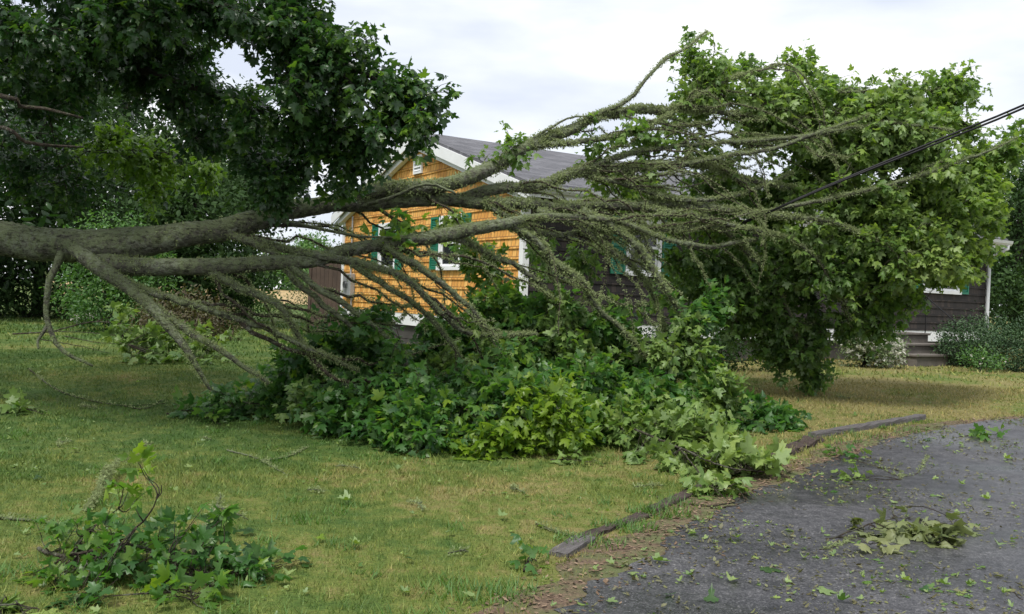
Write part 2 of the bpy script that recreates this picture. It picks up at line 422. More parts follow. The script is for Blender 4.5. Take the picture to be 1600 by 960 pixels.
# grass blades near the viewer
def pnoise(x, y, s, seed):
    r = np.random.default_rng(seed); v = 0
    for k in range(5):
        a_ = r.uniform(0, 6.28); f = s * (1.6 ** k); ph = r.uniform(0, 6.28)
        v = v + np.sin((x * math.cos(a_) + y * math.sin(a_)) * f + ph) / (1.25 ** k)
    return v / 3
def blades(n, y0, y1, hmin, hmax, wd, xspread=.62):
    y = y0 + (y1 - y0) * rng.random(n) ** .8
    x = (rng.random(n) * 2 - 1) * (y * xspread + .4)
    e_ = edge_x(y)
    keep = (x < e_ - .22) | ((x < e_ - .05) & (rng.random(n) < .25)) | ((y > 12.7) & (rng.random(n) < .8)) | ((x < e_ + .02) & (pnoise(x, y, 3, 3) > .25))
    x, y = x[keep], y[keep]; n = len(x)
    dens = pnoise(x, y, 2.2, 5)
    h = rng.uniform(hmin, hmax, n) * (1 + .5 * dens + .5 * pnoise(x, y, 7, 9)) ; h = np.clip(h, hmin * .5, hmax * 1.6)
    az = rng.uniform(0, 6.283, n); ln = rng.uniform(.1, 1.1, n)
    z = zrow(y)
    wv = wd * (1 + y * .10)
    px = np.stack([np.cos(az), np.sin(az), 0 * az], 1) ; dr = np.stack([-np.sin(az), np.cos(az), 0 * az], 1)
    ll = rng.uniform(0, 6.283, n); lean = np.stack([np.cos(ll), np.sin(ll), 0 * ll], 1) * (h * ln)[:, None]
    B = np.stack([x, y, z], 1)
    V = np.stack([B - px * wv[:, None], B + px * wv[:, None], B + lean + np.stack([0 * h, 0 * h, h], 1)], 1).reshape(-1, 3)
    return V, np.repeat(rng.random(n), 3)
Vs = []; Ts = []
for args in ((90000, 2.6, 7.5, .014, .038, .0016), (90000, 6.5, 14, .016, .042, .0028), (30000, 14, 30, .03, .07, .006)):
    V, T_ = blades(*args); Vs.append(V); Ts.append(T_)
V = np.concatenate(Vs); T_ = np.concatenate(Ts)
props(np_mesh('grass', V, np.full(len(V) // 3, 3), np.arange(len(V)), M['blade'], attr=T_), 'short green grass turning straw yellow in dry patches on the lawn', 'grass', kind='stuff')
# taller weeds along the timber edging
def weed_tuft(px, py, n=60, h=.08, r=.16):
    c = G(px, py); V = []; 
    a_ = rng.uniform(0, 6.283, n); rr = r * np.sqrt(rng.random(n))
    B = c + np.stack([np.cos(a_) * rr, np.sin(a_) * rr * .7, 0 * a_], 1)
    hh = h * rng.uniform(.4, 1.1, n); l = rng.uniform(0, 6.283, n)
    tp = B + np.stack([np.cos(l) * hh * .8, np.sin(l) * hh * .8, hh], 1)
    pv = np.stack([np.sin(l), -np.cos(l), 0 * l], 1) * .0045
    V = np.stack([B - pv, B + pv, tp], 1).reshape(-1, 3)
    return V
WV = [weed_tuft(*a) for a in ((930, 852, 110, .07, .2), (985, 828, 130, .09, .18), (1035, 805, 160, .10, .22), (1060, 790, 70, .08, .15), (1300, 690, 90, .09, .3), (1340, 682, 110, .09, .3), (1400, 672, 90, .08, .35), (790, 925, 120, .06, .16), (745, 935, 130, .07, .2), (1250, 655, 60, .08, .2), (895, 842, 60, .06, .12), (955, 822, 70, .07, .14), (1000, 800, 70, .06, .14), (1085, 760, 80, .07, .18), (1240, 692, 60, .06, .2), (1310, 668, 70, .06, .25), (1390, 654, 70, .06, .3), (1430, 660, 60, .07, .2), (1110, 775, 60, .07, .15), (470, 815, 70, .07, .2), (380, 905, 60, .06, .2))]
for _ in range(150):
    yy = 3.6 + 7 * random.random(); xx = random.uniform(-yy * .6, edge_x(yy) - .3)
    n_ = int(random.uniform(12, 45)); c_ = np.array([xx, yy, float(gz(yy))]); a_ = rng.uniform(0, 6.283, n_); rr = .09 * np.sqrt(rng.random(n_))
    B = c_ + np.stack([np.cos(a_) * rr, np.sin(a_) * rr, 0 * a_], 1); hh = rng.uniform(.03, .085, n_); l_ = rng.uniform(0, 6.283, n_)
    tp = B + np.stack([np.cos(l_) * hh, np.sin(l_) * hh, hh * .8], 1); pv = np.stack([np.sin(l_), -np.cos(l_), 0 * l_], 1) * .0035
    WV.append(np.stack([B - pv, B + pv, tp], 1).reshape(-1, 3))
WV = np.concatenate(WV)
mt = leaf_mat('weed', (.05, .13, .02), (.09, .2, .035), (.13, .26, .05), (.1, .2, .05), trans=.3, rough=.6); M['weed'] = mt
props(np_mesh('weeds', WV, np.full(len(WV) // 3, 3), np.arange(len(WV)), mt, attr=np.repeat(rng.random(len(WV) // 3), 3)), 'bright green weed tufts along the timber edging and through the lawn', 'weeds', kind='stuff')

# ------------------------------------------------------------------ house
ANG = math.atan2(.531, .849)
HG = .37
HB = np.array([.17, 15.5, HG])
hx = np.array([math.cos(ANG), math.sin(ANG), 0]); hy = np.array([-math.sin(ANG), math.cos(ANG), 0])
LEN, WID = 14.35, 8.5
EAVE = 3.47 - HG; RIDGE = 4.84 - HG; BAND0, BAND1 = .44, .70
def on_gable(px, py):
    o_ = np.array([0, 0, CAMH]); d = P(px, py, 1) - o_; t_ = (HB - o_) @ hx / (d @ hx); p = o_ + t_ * d - HB; return p @ hy, p[2]
def on_front(px, py):
    o_ = np.array([0, 0, CAMH]); d = P(px, py, 1) - o_; t_ = (HB - o_) @ hy / (d @ hy); p = o_ + t_ * d - HB; return p @ hx, p[2]

def shingle_mat(name, c0, c1, c2, dark, course=.185, sw=.13, axis='Y', rough=.75):
    mt, t, b, o = new_mat(name)
    tc_ = t.nodes.new('ShaderNodeTexCoord'); s_ = t.nodes.new('ShaderNodeSeparateXYZ'); t.links.new(tc_.outputs['Object'], s_.inputs[0])
    cb = t.nodes.new('ShaderNodeCombineXYZ'); t.links.new(s_.outputs[axis], cb.inputs[0]); t.links.new(s_.outputs['Z'], cb.inputs[1])
    br = t.nodes.new('ShaderNodeTexBrick'); t.links.new(cb.outputs[0], br.inputs['Vector'])
    setin(br, 'Scale', 1.0); setin(br, 'Brick Width', sw); setin(br, 'Row Height', course); setin(br, 'Mortar Size', .007); setin(br, 'Mortar Smooth', 0); setin(br, 'Bias', 0)
    br.offset = .37; br.squash = .8; br.squash_frequency = 3
    setin(br, 'Color1', (0, 0, 0, 1)); setin(br, 'Color2', (1, 1, 1, 1)); setin(br, 'Mortar', (.5, .5, .5, 1))
    tone = ramp(t, br.outputs['Color'], [(0, c0), (.5, c1), (1, c2)])
    gr = noise(t, 9, 6, .7, scl=(3, 3, .35))
    tone = mixc(t, 1.0, tone, ramp(t, gr, [(.3, (.62, .58, .52)), (.7, (1.12, 1.12, 1.12))]), 'MULTIPLY')
    t.links.new(mixc(t, br.outputs['Fac'], tone, dark), b.inputs['Base Color'])
    setin(b, 'Roughness', rough)
    bump(t, b, gr, .3, .01)
    return mt
M['cedar'] = shingle_mat('cedar_shingles', (.55, .25, .05), (.74, .38, .085), (.84, .50, .15), (.22, .10, .03), axis='Y')
M['brown_sh'] = shingle_mat('brown_shingles', (.012, .009, .008), (.022, .016, .014), (.045, .032, .027), (.004, .003, .003), axis='X')
M['white'] = plain('white_paint', (.78, .79, .80), .5, var=.10, scale=3, bmp=.04)
M['green'] = plain('green_paint', (.012, .17, .10), .5, var=.15, scale=4, bmp=.04)
M['concrete'] = plain('concrete', (.13, .115, .10), .9, var=.35, scale=5, bmp=.4)
M['darkwall'] = plain('dark_foundation', (.06, .055, .05), .9, var=.3, scale=4, bmp=.3)
M['greybox'] = plain('grey_metal', (.35, .36, .37), .45, .3, var=.1, scale=4)
M['alu'] = plain('painted_aluminium', (.6, .62, .64), .4, .1, var=.1, scale=3)
M['iron'] = plain('black_iron', (.015, .015, .016), .5, .5, var=.2)
M['curtain'] = plain('curtain', (.45, .45, .43), .9, var=.3, scale=3)
M['entry_shade'] = plain('dark_entry_shade', (.02, .02, .022), .9)
mt, t, b, o = new_mat('window_glass'); setin(b, 'Base Color', (.03, .035, .04, 1)); setin(b, 'Roughness', .06); setin(b, 'Specular IOR Level', .7)
gl = t.nodes.new('ShaderNodeBsdfTransparent'); ms = t.nodes.new('ShaderNodeMixShader'); ms.inputs[0].default_value = .45
t.links.new(b.outputs[0], ms.inputs[1]); t.links.new(gl.outputs[0], ms.inputs[2]); t.links.new(ms.outputs[0], o.inputs[0]); M['glass'] = mt
mt, t, b, o = new_mat('roof_shingles')
tc_ = t.nodes.new('ShaderNodeTexCoord'); br = t.nodes.new('ShaderNodeTexBrick'); t.links.new(tc_.outputs['Object'], br.inputs['Vector'])
setin(br, 'Scale', 1.0); setin(br, 'Brick Width', .3); setin(br, 'Row Height', .14); setin(br, 'Mortar Size', .006)
setin(br, 'Color1', (.075, .075, .085, 1)); setin(br, 'Color2', (.14, .14, .155, 1)); setin(br, 'Mortar', (.03, .03, .035, 1))
t.links.new(mixc(t, 1.0, br.outputs['Color'], ramp(t, noise(t, 30, 4, .7), [(.3, (.7, .7, .7)), (.7, (1.2, 1.2, 1.2))]), 'MULTIPLY'), b.inputs['Base Color']); setin(b, 'Roughness', .85)
M['roof'] = mt

house = empty('house', tuple(HB), ANG)
props(house, 'one-storey ranch house with orange cedar gable end, dark brown front and green shutters', 'house')
# body core (set back behind the courses); gable wall with openings not cut: windows stand in front boxes with dark rooms
def pitch_z(y): return EAVE + (RIDGE - EAVE) * (1 - abs(y - WID / 2) / (WID / 2))
core = MB()
core.prism([(.03, .03, BAND1), (.03, WID - .03, BAND1), (.03, WID - .03, EAVE - .02), (.03, WID / 2, RIDGE - .04), (.03, .03, EAVE - .02)], (LEN - .06, 0, 0))
core.build('wall_core', M['darkwall'], house)
CRS = .185
def courses(zmax, halfspan):
    """yield z0,z1,span"""
    z = BAND1
    while z < zmax:
        z1 = min(z + CRS, zmax); yield z, z1; z += CRS
# gable shingles: each course a wedge, openings skipped
wy0, zt1 = on_gable(725, 333); wy1, _ = on_gable(690, 333); _, zb1 = on_gable(707, 428)
vy0, _ = on_gable(622, 340); vy1, _ = on_gable(595, 340)
zt = BAND1 + round((zt1 - BAND1) / CRS) * CRS; zb = BAND1 + round((zb1 - BAND1) / CRS) * CRS
gw = [(wy0, wy1), (vy0, vy1)]
cg = MB()
def wedge(bld, a0, a1, b0, b1, z0, z1, side):
    """side 'g': gable plane x=0 facing -x ; 'f': front plane y=0 facing -y. a: bottom extents, b: top extents"""
    tb, tt = -.030, -.006
    def q(h, dpt, z): return (dpt, h, z) if side == 'g' else (h, dpt, z)
    bld.poly([q(a0, tb, z0), q(a1, tb, z0), q(b1, tt, z1), q(b0, tt, z1)])
    bld.poly([q(a0, tb, z0), q(a1, tb, z0), q(a1, .03, z0), q(a0, .03, z0)])
def spans(lo, hi, z0, z1, wins):
    segs = [(lo, hi)]
    for a, b2 in wins:
        if z1 > zb + .02 and z0 < zt - .02:
            ns = []
            for s0, s1 in segs:
                if s0 < a: ns.append((s0, min(s1, a)))
                if s1 > b2: ns.append((max(s0, b2), s1))
                if a >= s1 or b2 <= s0: pass
            segs = [x for x in ns if x[1] > x[0]]
    return segs
for z0, z1 in courses(RIDGE - .03, 0):
    def half(z): return WID / 2 if z <= EAVE else WID / 2 * (1 - (z - EAVE) / (RIDGE - EAVE))
    h0, h1 = half(z0), half(z1)
    ss = spans(WID / 2 - h0, WID / 2 + h0, z0, z1, gw)
    for s0, s1 in ss:
        b0 = max(s0, WID / 2 - h1) if s0 <= WID / 2 - h0 + 1e-6 else s0
        b1 = min(s1, WID / 2 + h1) if s1 >= WID / 2 + h0 - 1e-6 else s1
        wedge(cg, s0, s1, b0, b1, z0, z1, 'g')
props(cg.build('gable_wall', M['cedar'], house), 'gable wall clad in honey orange cedar shingles')
fa0, _ = on_front(975, 430); fa1, _ = on_front(1030, 430); fb0, _ = on_front(1438, 470); fb1, _ = on_front(1497, 470)
fm0, fm1 = 6.2, 7.6
fw = [(fa0, fa1), (fb0, fb1), (fm0, fm1)]
cf = MB()
for z0, z1 in courses(EAVE - .02, 0):
    for s0, s1 in spans(0, LEN, z0, z1, fw):
        wedge(cf, s0, s1, s0, s1, z0, z1, 'f')
props(cf.build('front_wall', M['brown_sh'], house), 'front wall clad in dark brown shingles')
fo = MB(); fo.box(.05, LEN - .05, .05, WID - .05, -.3, BAND0); fo.build('foundation', M['darkwall'], house)
bd = MB(); bd.box(-.02, LEN + .02, -.02, WID + .02, BAND0, BAND1 - .002); bd.build('white_band', M['white'], house)
for (x, y) in ((-.045, -.045), (-.045, WID - .07), (LEN - .07, -.045)):
    cb = MB(); cb.box(x, x + .13, y, y + .13, BAND0 + .03, EAVE - .05); cb.build('corner_board', M['white'], house)
# roof slabs with overhang
OH, OG = .38, .22
sl = (RIDGE - EAVE) / (WID / 2); th = .09
for sgn in (0, 1):
    rf = MB()
    ye = -OH if sgn == 0 else WID + OH
    ze = EAVE - OH * sl + .05; zr = RIDGE + .05
    rf.prism([(-OG, ye, ze), (-OG, WID / 2, zr), (-OG, WID / 2, zr + th), (-OG, ye, ze + th)], (LEN + 2 * OG, 0, 0))
    rf.build('roof', M['roof'], house)
    rk = MB()   # rake boards, two stepped
    for x0, dz0, dz1, tk in ((-OG - .03, -.20, .03, .03), (-OG + .06, -.30, -.16, .12)):
        rk.prism([(x0, ye, ze + dz0), (x0, WID / 2, zr + dz0), (x0, WID / 2, zr + dz1), (x0, ye, ze + dz1)], (tk, 0, 0))
    rk.build('rake_board', M['white'], house)
sf = MB(); sf.box(-OG, LEN + OG, -OH + .02, .0, EAVE - OH * sl - .06, EAVE - OH * sl - .03); sf.build('soffit', M['white'], house)
fs = MB(); fs.box(-OG, LEN + OG, -OH - .02, -OH + .01, EAVE - OH * sl - .12, EAVE - OH * sl + .06); fs.build('fascia', M['white'], house)
gt = MB()
zg = EAVE - OH * sl + .02
gt.prism([(-OG, -OH - .14, zg + .06), (-OG, -OH - .025, zg + .06), (-OG, -OH - .025, zg - .06), (-OG, -OH - .09, zg - .06), (-OG, -OH - .125, zg - .01)], (LEN + 2 * OG, 0, 0))
gut = gt.build('gutter', M['alu'], house)
dx = LEN - .12
ds = MB(); ds.tube([(dx + .2, -OH - .08, zg - .05), (dx + .2, -OH - .08, zg - .14), (dx + .12, -OH * .5 - .1, zg - .26), (dx, -.11, zg - .34), (dx, -.11, .12), (dx, -.3, .04)], .045, 8)
ds.build('downspout', M['alu'], gut)
# vent
vy, vzt = on_gable(657, 243); _, vzb = on_gable(657, 272)
vt = MB(); 
vt.box(-.07, -.03, vy - .20, vy - .155, vzb, vzt); vt.box(-.07, -.03, vy + .155, vy + .20, vzb, vzt); vt.box(-.07, -.03, vy - .155, vy + .155, vzb, vzb + .045); vt.box(-.07, -.03, vy - .155, vy + .155, vzt - .045, vzt)
vt.box(-.032, -.029, vy - .155, vy + .155, vzb + .045, vzt - .045)
for k in range(4):
    z = vzb + .06 + k * (vzt - vzb - .1) / 4
    vt.prism([(-.035, vy - .155, z + .055), (-.068, vy - .155, z), (-.06, vy - .155, z), (-.03, vy - .155, z + .045)], (0, .31, 0))
vt.build('gable_vent', M['white'], house)
# windows
def window(side, a, b2, z0, z1, mull=False, shl=True, shr=True, shw=.34, lbl=None):
    def bx(bld, h0, h1, d0, d1, za, zb_):
        if side == 'g': bld.box(-d1, -d0, h0, h1, za, zb_)
        else: bld.box(h0, h1, -d1, -d0, za, zb_)
    fr = MB(); tw = .085
    bx(fr, a, a + tw, .0, .05, z0 + tw, z1 - tw); bx(fr, b2 - tw, b2, .0, .05, z0 + tw, z1 - tw); bx(fr, a, b2, .0, .052, z1 - tw, z1); bx(fr, a - .03, b2 + .03, .0, .075, z0, z0 + tw)
    win = fr.build('window', M['white'], house, bevel=.004)
    if lbl: win['label'] = lbl
    sa = MB(); zm = (z0 + z1) / 2; i0, i1 = a + tw, b2 - tw; st = .045
    cells = [(i0, i1)] if not mull else [(i0, (i0 + i1) / 2 - .04), ((i0 + i1) / 2 + .04, i1)]
    if mull: bx(sa, (i0 + i1) / 2 - .04, (i0 + i1) / 2 + .04, .005, .045, z0 + tw, z1 - tw)
    for c0, c1 in cells:
        for za, zb_, dd in ((zm - .02, z1 - tw, .012), (z0 + tw, zm + .02, -.005)):
            bx(sa, c0, c0 + st, dd, dd + .025, za, zb_); bx(sa, c1 - st, c1, dd, dd + .025, za, zb_)
            bx(sa, c0 + st, c1 - st, dd, dd + .025, zb_ - st, zb_); bx(sa, c0 + st, c1 - st, dd, dd + .025, za, za + st)
    sa.build('sash', M['white'], win)
    gp = MB(); bx(gp, i0 + .01, i1 - .01, .002, .006, z0 + tw, z1 - tw); gp.build('pane', M['glass'], win)
    cu = MB(); cur = [cu, MB()]
    for q_ in range(10):
        cu = cur[0 if q_ < 5 else 1]
        f = q_ / 10; h = i0 + (i1 - i0) * f
        if .15 < f < (.85 if side == 'g' else .7): continue
        bx(cu, h, h + (i1 - i0) / 11, -.015 - .004 * (q_ % 2), -.012 - .004 * (q_ % 2), z0 + .3, z1 - tw)
    for cu in cur: cu.build('curtain', M['curtain'], win)
    for sd_, ok in ((0, shl), (1, shr)):
        if not ok: continue
        s0 = a - shw - .02 if sd_ == 0 else b2 + .02
        sh = MB(); zz0, zz1 = z0 + .02, z1 - .01; e_ = .045
        bx(sh, s0, s0 + e_, .03, .06, zz0, zz1); bx(sh, s0 + shw - e_, s0 + shw, .03, .06, zz0, zz1)
        for za in (zz0, (zz0 + zz1) / 2 - e_ / 2, zz1 - e_): bx(sh, s0 + e_, s0 + shw - e_, .03, .06, za, za + e_)
        z = zz0 + e_ + .01
        while z < zz1 - e_ - .03:
            if side == 'g': sh.prism([(-.052, s0 + e_, z), (-.032, s0 + e_, z + .03), (-.030, s0 + e_, z + .026), (-.05, s0 + e_, z - .004)], (0, shw - 2 * e_, 0))
            else: sh.prism([(s0 + e_, -.052, z), (s0 + e_, -.032, z + .03), (s0 + e_, -.030, z + .026), (s0 + e_, -.05, z - .004)], (shw - 2 * e_, 0, 0))
            z += .036
        bx(sh, s0 + e_, s0 + shw - e_, .024, .029, zz0 + e_, zz1 - e_)
        sh.build('shutter', M['green'], win)
window('g', wy0, wy1, zb, zt); window('g', vy0, vy1, zb, zt)
window('f', fa0, fa1, zb, zt); window('f', fb0, fb1, zb, zt, mull=True); window('f', fm0, fm1, zb, zt, mull=True)
# electric meter box
my0, mz1 = on_gable(557, 428); my1, mz0 = on_gable(543, 462)
mb_ = MB(); mb_.box(-.16, -.03, my0, my1 - .05, mz0, mz1); ub = mb_.build('meter_box', M['greybox'], house, bevel=.012)
mm = MB(); mm.tube([(-.16, (my0 + my1) / 2 - .03, (mz0 + mz1) / 2), (-.23, (my0 + my1) / 2 - .03, (mz0 + mz1) / 2)], .085, 16); mm.build('meter', M['glass'], ub)
cn = MB(); cn.tube([(-.07, my0 + .1, mz0 + .02), (-.07, my0 + .1, .0)], .022); cn.tube([(-.07, my0 + .2, mz1 - .02), (-.07, my0 + .2, EAVE - .1)], .022); cn.build('conduit', M['greybox'], ub)
# entry door, a flat panel; porch shade is put into its near-black colour
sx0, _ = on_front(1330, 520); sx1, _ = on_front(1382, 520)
dr = MB(); dr.box(sx0 + .15, sx1 - .15, -.06, -.03, BAND1 + .02, BAND1 + 2.05); dr.build('door', M['entry_shade'], house)

# steps
st = empty('front_steps', tuple(HB + hx * sx0), ANG)
props(st, 'worn concrete front steps below the brown wall of the house', 'steps')
wS = sx1 - sx0
for k, (dep, top) in enumerate(((1.05, BAND1 - .02), (1.4, .46), (1.78, .25))):
    prev = (.05, 1.05, 1.4)[k]
    s_ = MB(); s_.box(-.1 * k, wS + .10 + .16 * k, -dep, -prev, -.25, top - .05); s_.box(-.1 * k - .03, wS + .13 + .16 * k, -dep - .04, -prev, top - .05, top)
    s_.build('step', M['concrete'], st, bevel=.012)
rl = MB(); X = wS + .05
rl.tube([(X, -.15, BAND1), (X, -.15, BAND1 + .8)], .012); rl.tube([(X, -1.0, BAND1 - .02), (X, -1.0, BAND1 + .8)], .012); rl.tube([(X, -1.70, .25), (X, -1.70, .95)], .012)
rl.tube([(X, -.15, BAND1 + .8), (X, -1.0, BAND1 + .8), (X, -1.75, .93)], .014)
rl.build('handrail', M['iron'], st)

# brown board fence joining the back corner
fc = HB + hy * (WID + .1)
fn = empty('board_fence', (fc[0], fc[1], HG), ANG + R(115))
props(fn, 'tall dark brown board fence running off the back corner of the house', 'fence')
M['fence'] = plain('fence_wood', (.075, .05, .036), .85, var=.4, scale=3, bmp=.3)
fb = MB()
for k in range(7): fb.box(.02 + k * .15, .02 + k * .15 + .142, -.012, .012, .05, 1.9 + .02 * math.sin(k * 3))
fb.build('boards', M['fence'], fn)
for x in (-.05, 1.12):
    p_ = MB(); p_.box(x - .05, x + .05, -.06, .04, 0, 2.0); p_.build('post', M['fence'], fn, bevel=.006)

# ------------------------------------------------------------------ trees
def world_limb(rows):
    """rows (px,py,depth,diameter px) -> smoothed Nx4 (xyz, radius m)"""
    a = np.array([list(P(r[0], r[1], r[2])) + [r[3] * (.74 if r[3] > 26 else .9) / F_PX * r[2] / 2] for r in rows])
    s = smooth_path(a, .10); s[:, 3] = np.maximum(s[:, 3], .002)
    return s

def lichen_on(lv, path, dens, size=.030):
    seg = np.linalg.norm(np.diff(path[:, :3], axis=0), axis=1); n = int(seg.sum() * dens)
    if n < 1: return
    i = rng.choice(len(seg), n, p=seg / seg.sum()); f = rng.random(n)[:, None]
    # patches: keep where a slow noise is high
    c = path[i] * (1 - f) + path[i + 1] * f
    keep = (np.sin(c[:, 0] * 5 + 2 * np.sin(c[:, 1] * 3 + c[:, 2] * 4)) + rng.normal(size=n) * .7) > -.5
    c = c[keep]; i = i[keep]; n = len(c)
    T = nrm(path[i + 1, :3] - path[i, :3]); rd = rng.normal(size=(n, 3)) + np.array([0, 0, .35]); rd = nrm(rd - (rd * T).sum(1, keepdims=True) * T)
    k = 5
    base = c[:, :3] + rd * c[:, 3:4] * .9
    base = np.repeat(base, k, 0) + rng.normal(size=(n * k, 3)) * .010
    U = nrm(np.repeat(rd, k, 0) + rng.normal(size=(n * k, 3)) * .8); Nn = rng.normal(size=(n * k, 3))
    lv.add(base, U, Nn, size * rng.uniform(.5, 1.5, n * k), np.clip(np.repeat(rng.beta(4, 4, n), k) + rng.normal(size=n * k) * .07, 0, 1))

def leaf_twig(lv, tb, p0, d, ln, m, size, droop, tint, petiole=.07, upn=.9, tr=.0025):
    """one twig with m leaves"""
    d = d / (np.linalg.norm(d) + 1e-9)
    p1 = p0 + d * ln * .55; p2 = p0 + nrm(d + np.array([0, 0, -.25 * droop])) * ln
    if tb is not None: tb.add(np.array([p0, p1, p2]), np.array([tr * 1.5, tr * 1.1, tr * .6]), 3)
    s = np.sqrt(rng.random(m)) ; s[: max(1, m // 4)] = 1
    pos = p0 + (p2 - p0) * s[:, None]
    sd_ = rng.normal(size=(m, 3)); sd_ = nrm(sd_ - (sd_ @ d)[:, None] * d * .6)
    pos = pos + sd_ * petiole * rng.uniform(.4, 1.3, m)[:, None]
    U = nrm(sd_ * .8 + d * .5 + np.array([0, 0, -droop]) + rng.normal(size=(m, 3)) * .25)
    Nn = nrm(np.array([0, 0, upn]) + sd_ * .5 * droop + rng.normal(size=(m, 3)) * .5)
    lv.add(pos, U, Nn, size * rng.uniform(.45, 1.25, m), np.clip(tint + rng.normal(size=m) * .16, 0, 1))

def bez(p0, c, p1, n):
    t_ = np.linspace(0, 1, n)[:, None]; return (1 - t_) ** 2 * p0 + 2 * t_ * (1 - t_) * c + t_ ** 2 * p1

def leafy_branch(lv, tb, p0, p1, tan, size, ntw, m, droop, tint, r0=.010, sag=.1, twl=(.10, .34), start=.2, lich=None, spread=.8, m0=0, **kw):
    D = np.linalg.norm(p1 - p0)
    c = p0 + tan * D * .45 + rng.normal(size=3) * D * .08; c[2] += sag * D
    B = bez(p0, c, p1, max(5, int(D / .15)))
    B[1:-1] += rng.normal(size=(len(B) - 2, 3)) * .012
    B[:, 2] = np.maximum(B[:, 2], gz(B[:, 1]) + .02)
    rr = np.linspace(r0, .003, len(B))
    tb.add(B, rr, 4)
    if lich is not None: lichen_on(lich, np.hstack([B, rr[:, None]]), 50, .017)
    s0 = max(start, 1 - spread / max(D, .1))
    for k in range(ntw):
        t_ = s0 + (1 - s0) * rng.random() ** .7 if k else 1.0
        i = min(int(t_ * (len(B) - 1)), len(B) - 2)
        tg = nrm(B[i + 1] - B[i])
        d = tg * .6 + rng.normal(size=3) * .65 + np.array([0, 0, -.15 * droop])
        leaf_twig(lv, tb, B[i], d, rng.uniform(*twl), m + int(rng.integers(-1, 2)), size, droop, tint + rng.normal() * .1, **kw)

def fill(limbs, ells, size, droop, ntw, m, spread=.8, shrink=1.0, mult=1.0, defkey='leaves', stray=0):
    """limbs: list of dict(path, leaves, twigs); ells rows (px,py,depth,rx,ry,rd, nbranch, tint)"""
    allp = np.concatenate([l['path'][:, :3] for l in limbs]); own = np.concatenate([[i] * len(l['path']) for i, l in enumerate(limbs)])
    loc = np.concatenate([np.arange(len(l['path'])) for l in limbs])
    ex = []; exo = []
    for row in ells:
        px, py, dp, rx, ry, rd, nb, tint = row[:8]
        key = row[8] if len(row) > 8 else defkey
        sz = row[9] if len(row) > 9 else size
        rx, ry, rd = rx * shrink, ry * shrink, rd * shrink
        for _ in range(max(1, int(round(nb * mult)))):
            st_ = rng.random() < stray
            v = nrm(rng.normal(size=3)) * (rng.uniform(1.15, 1.5) if st_ else rng.uniform(.45, 1.0) ** .6)
            e_ = P(px + v[0] * rx, py - v[2] * ry, dp + v[1] * rd)
            e_[2] = max(e_[2], float(gz(e_[1])) + .06)
            dist = np.linalg.norm(allp - e_, axis=1) + rng.random(len(allp)) * .25
            j = int(np.argmin(dist)); l = limbs[own[j]]; i = max(0, loc[j] - int(rng.integers(2, 9)))
            i = min(i, len(l['path']) - 2)
            p0 = l['path'][i, :3]; tan = nrm(l['path'][i + 1, :3] - p0)
            cen = P(px, py, dp); outw = nrm(e_ - cen)
            if ex and np.linalg.norm(e_ - p0) > .55:      # spring from an earlier branch instead
                q_ = np.concatenate(ex); dd = np.linalg.norm(q_ - e_, axis=1) + rng.random(len(q_)) * .15; jj = int(np.argmin(dd))
                if dd[jj] < np.linalg.norm(e_ - p0) * .8:
                    p0 = q_[jj]; l = limbs[np.concatenate(exo)[jj]]; tan = nrm(e_ - p0)
            D = np.linalg.norm(e_ - p0)
            sg = np.linspace(0, 1, 8)[:, None]; ex.append(p0 + (e_ - p0) * sg); exo.append(np.full(8, next(ii for ii, q2 in enumerate(limbs) if q2 is l)))
            leafy_branch(l[key], l['twigs'], p0, e_, tan * .6 + outw * .3, sz, (3 if st_ else ntw), m, droop, tint, spread=spread, r0=min(.012, .004 + D * .004), lich=l.get('lich') if rng.random() < .35 else None)

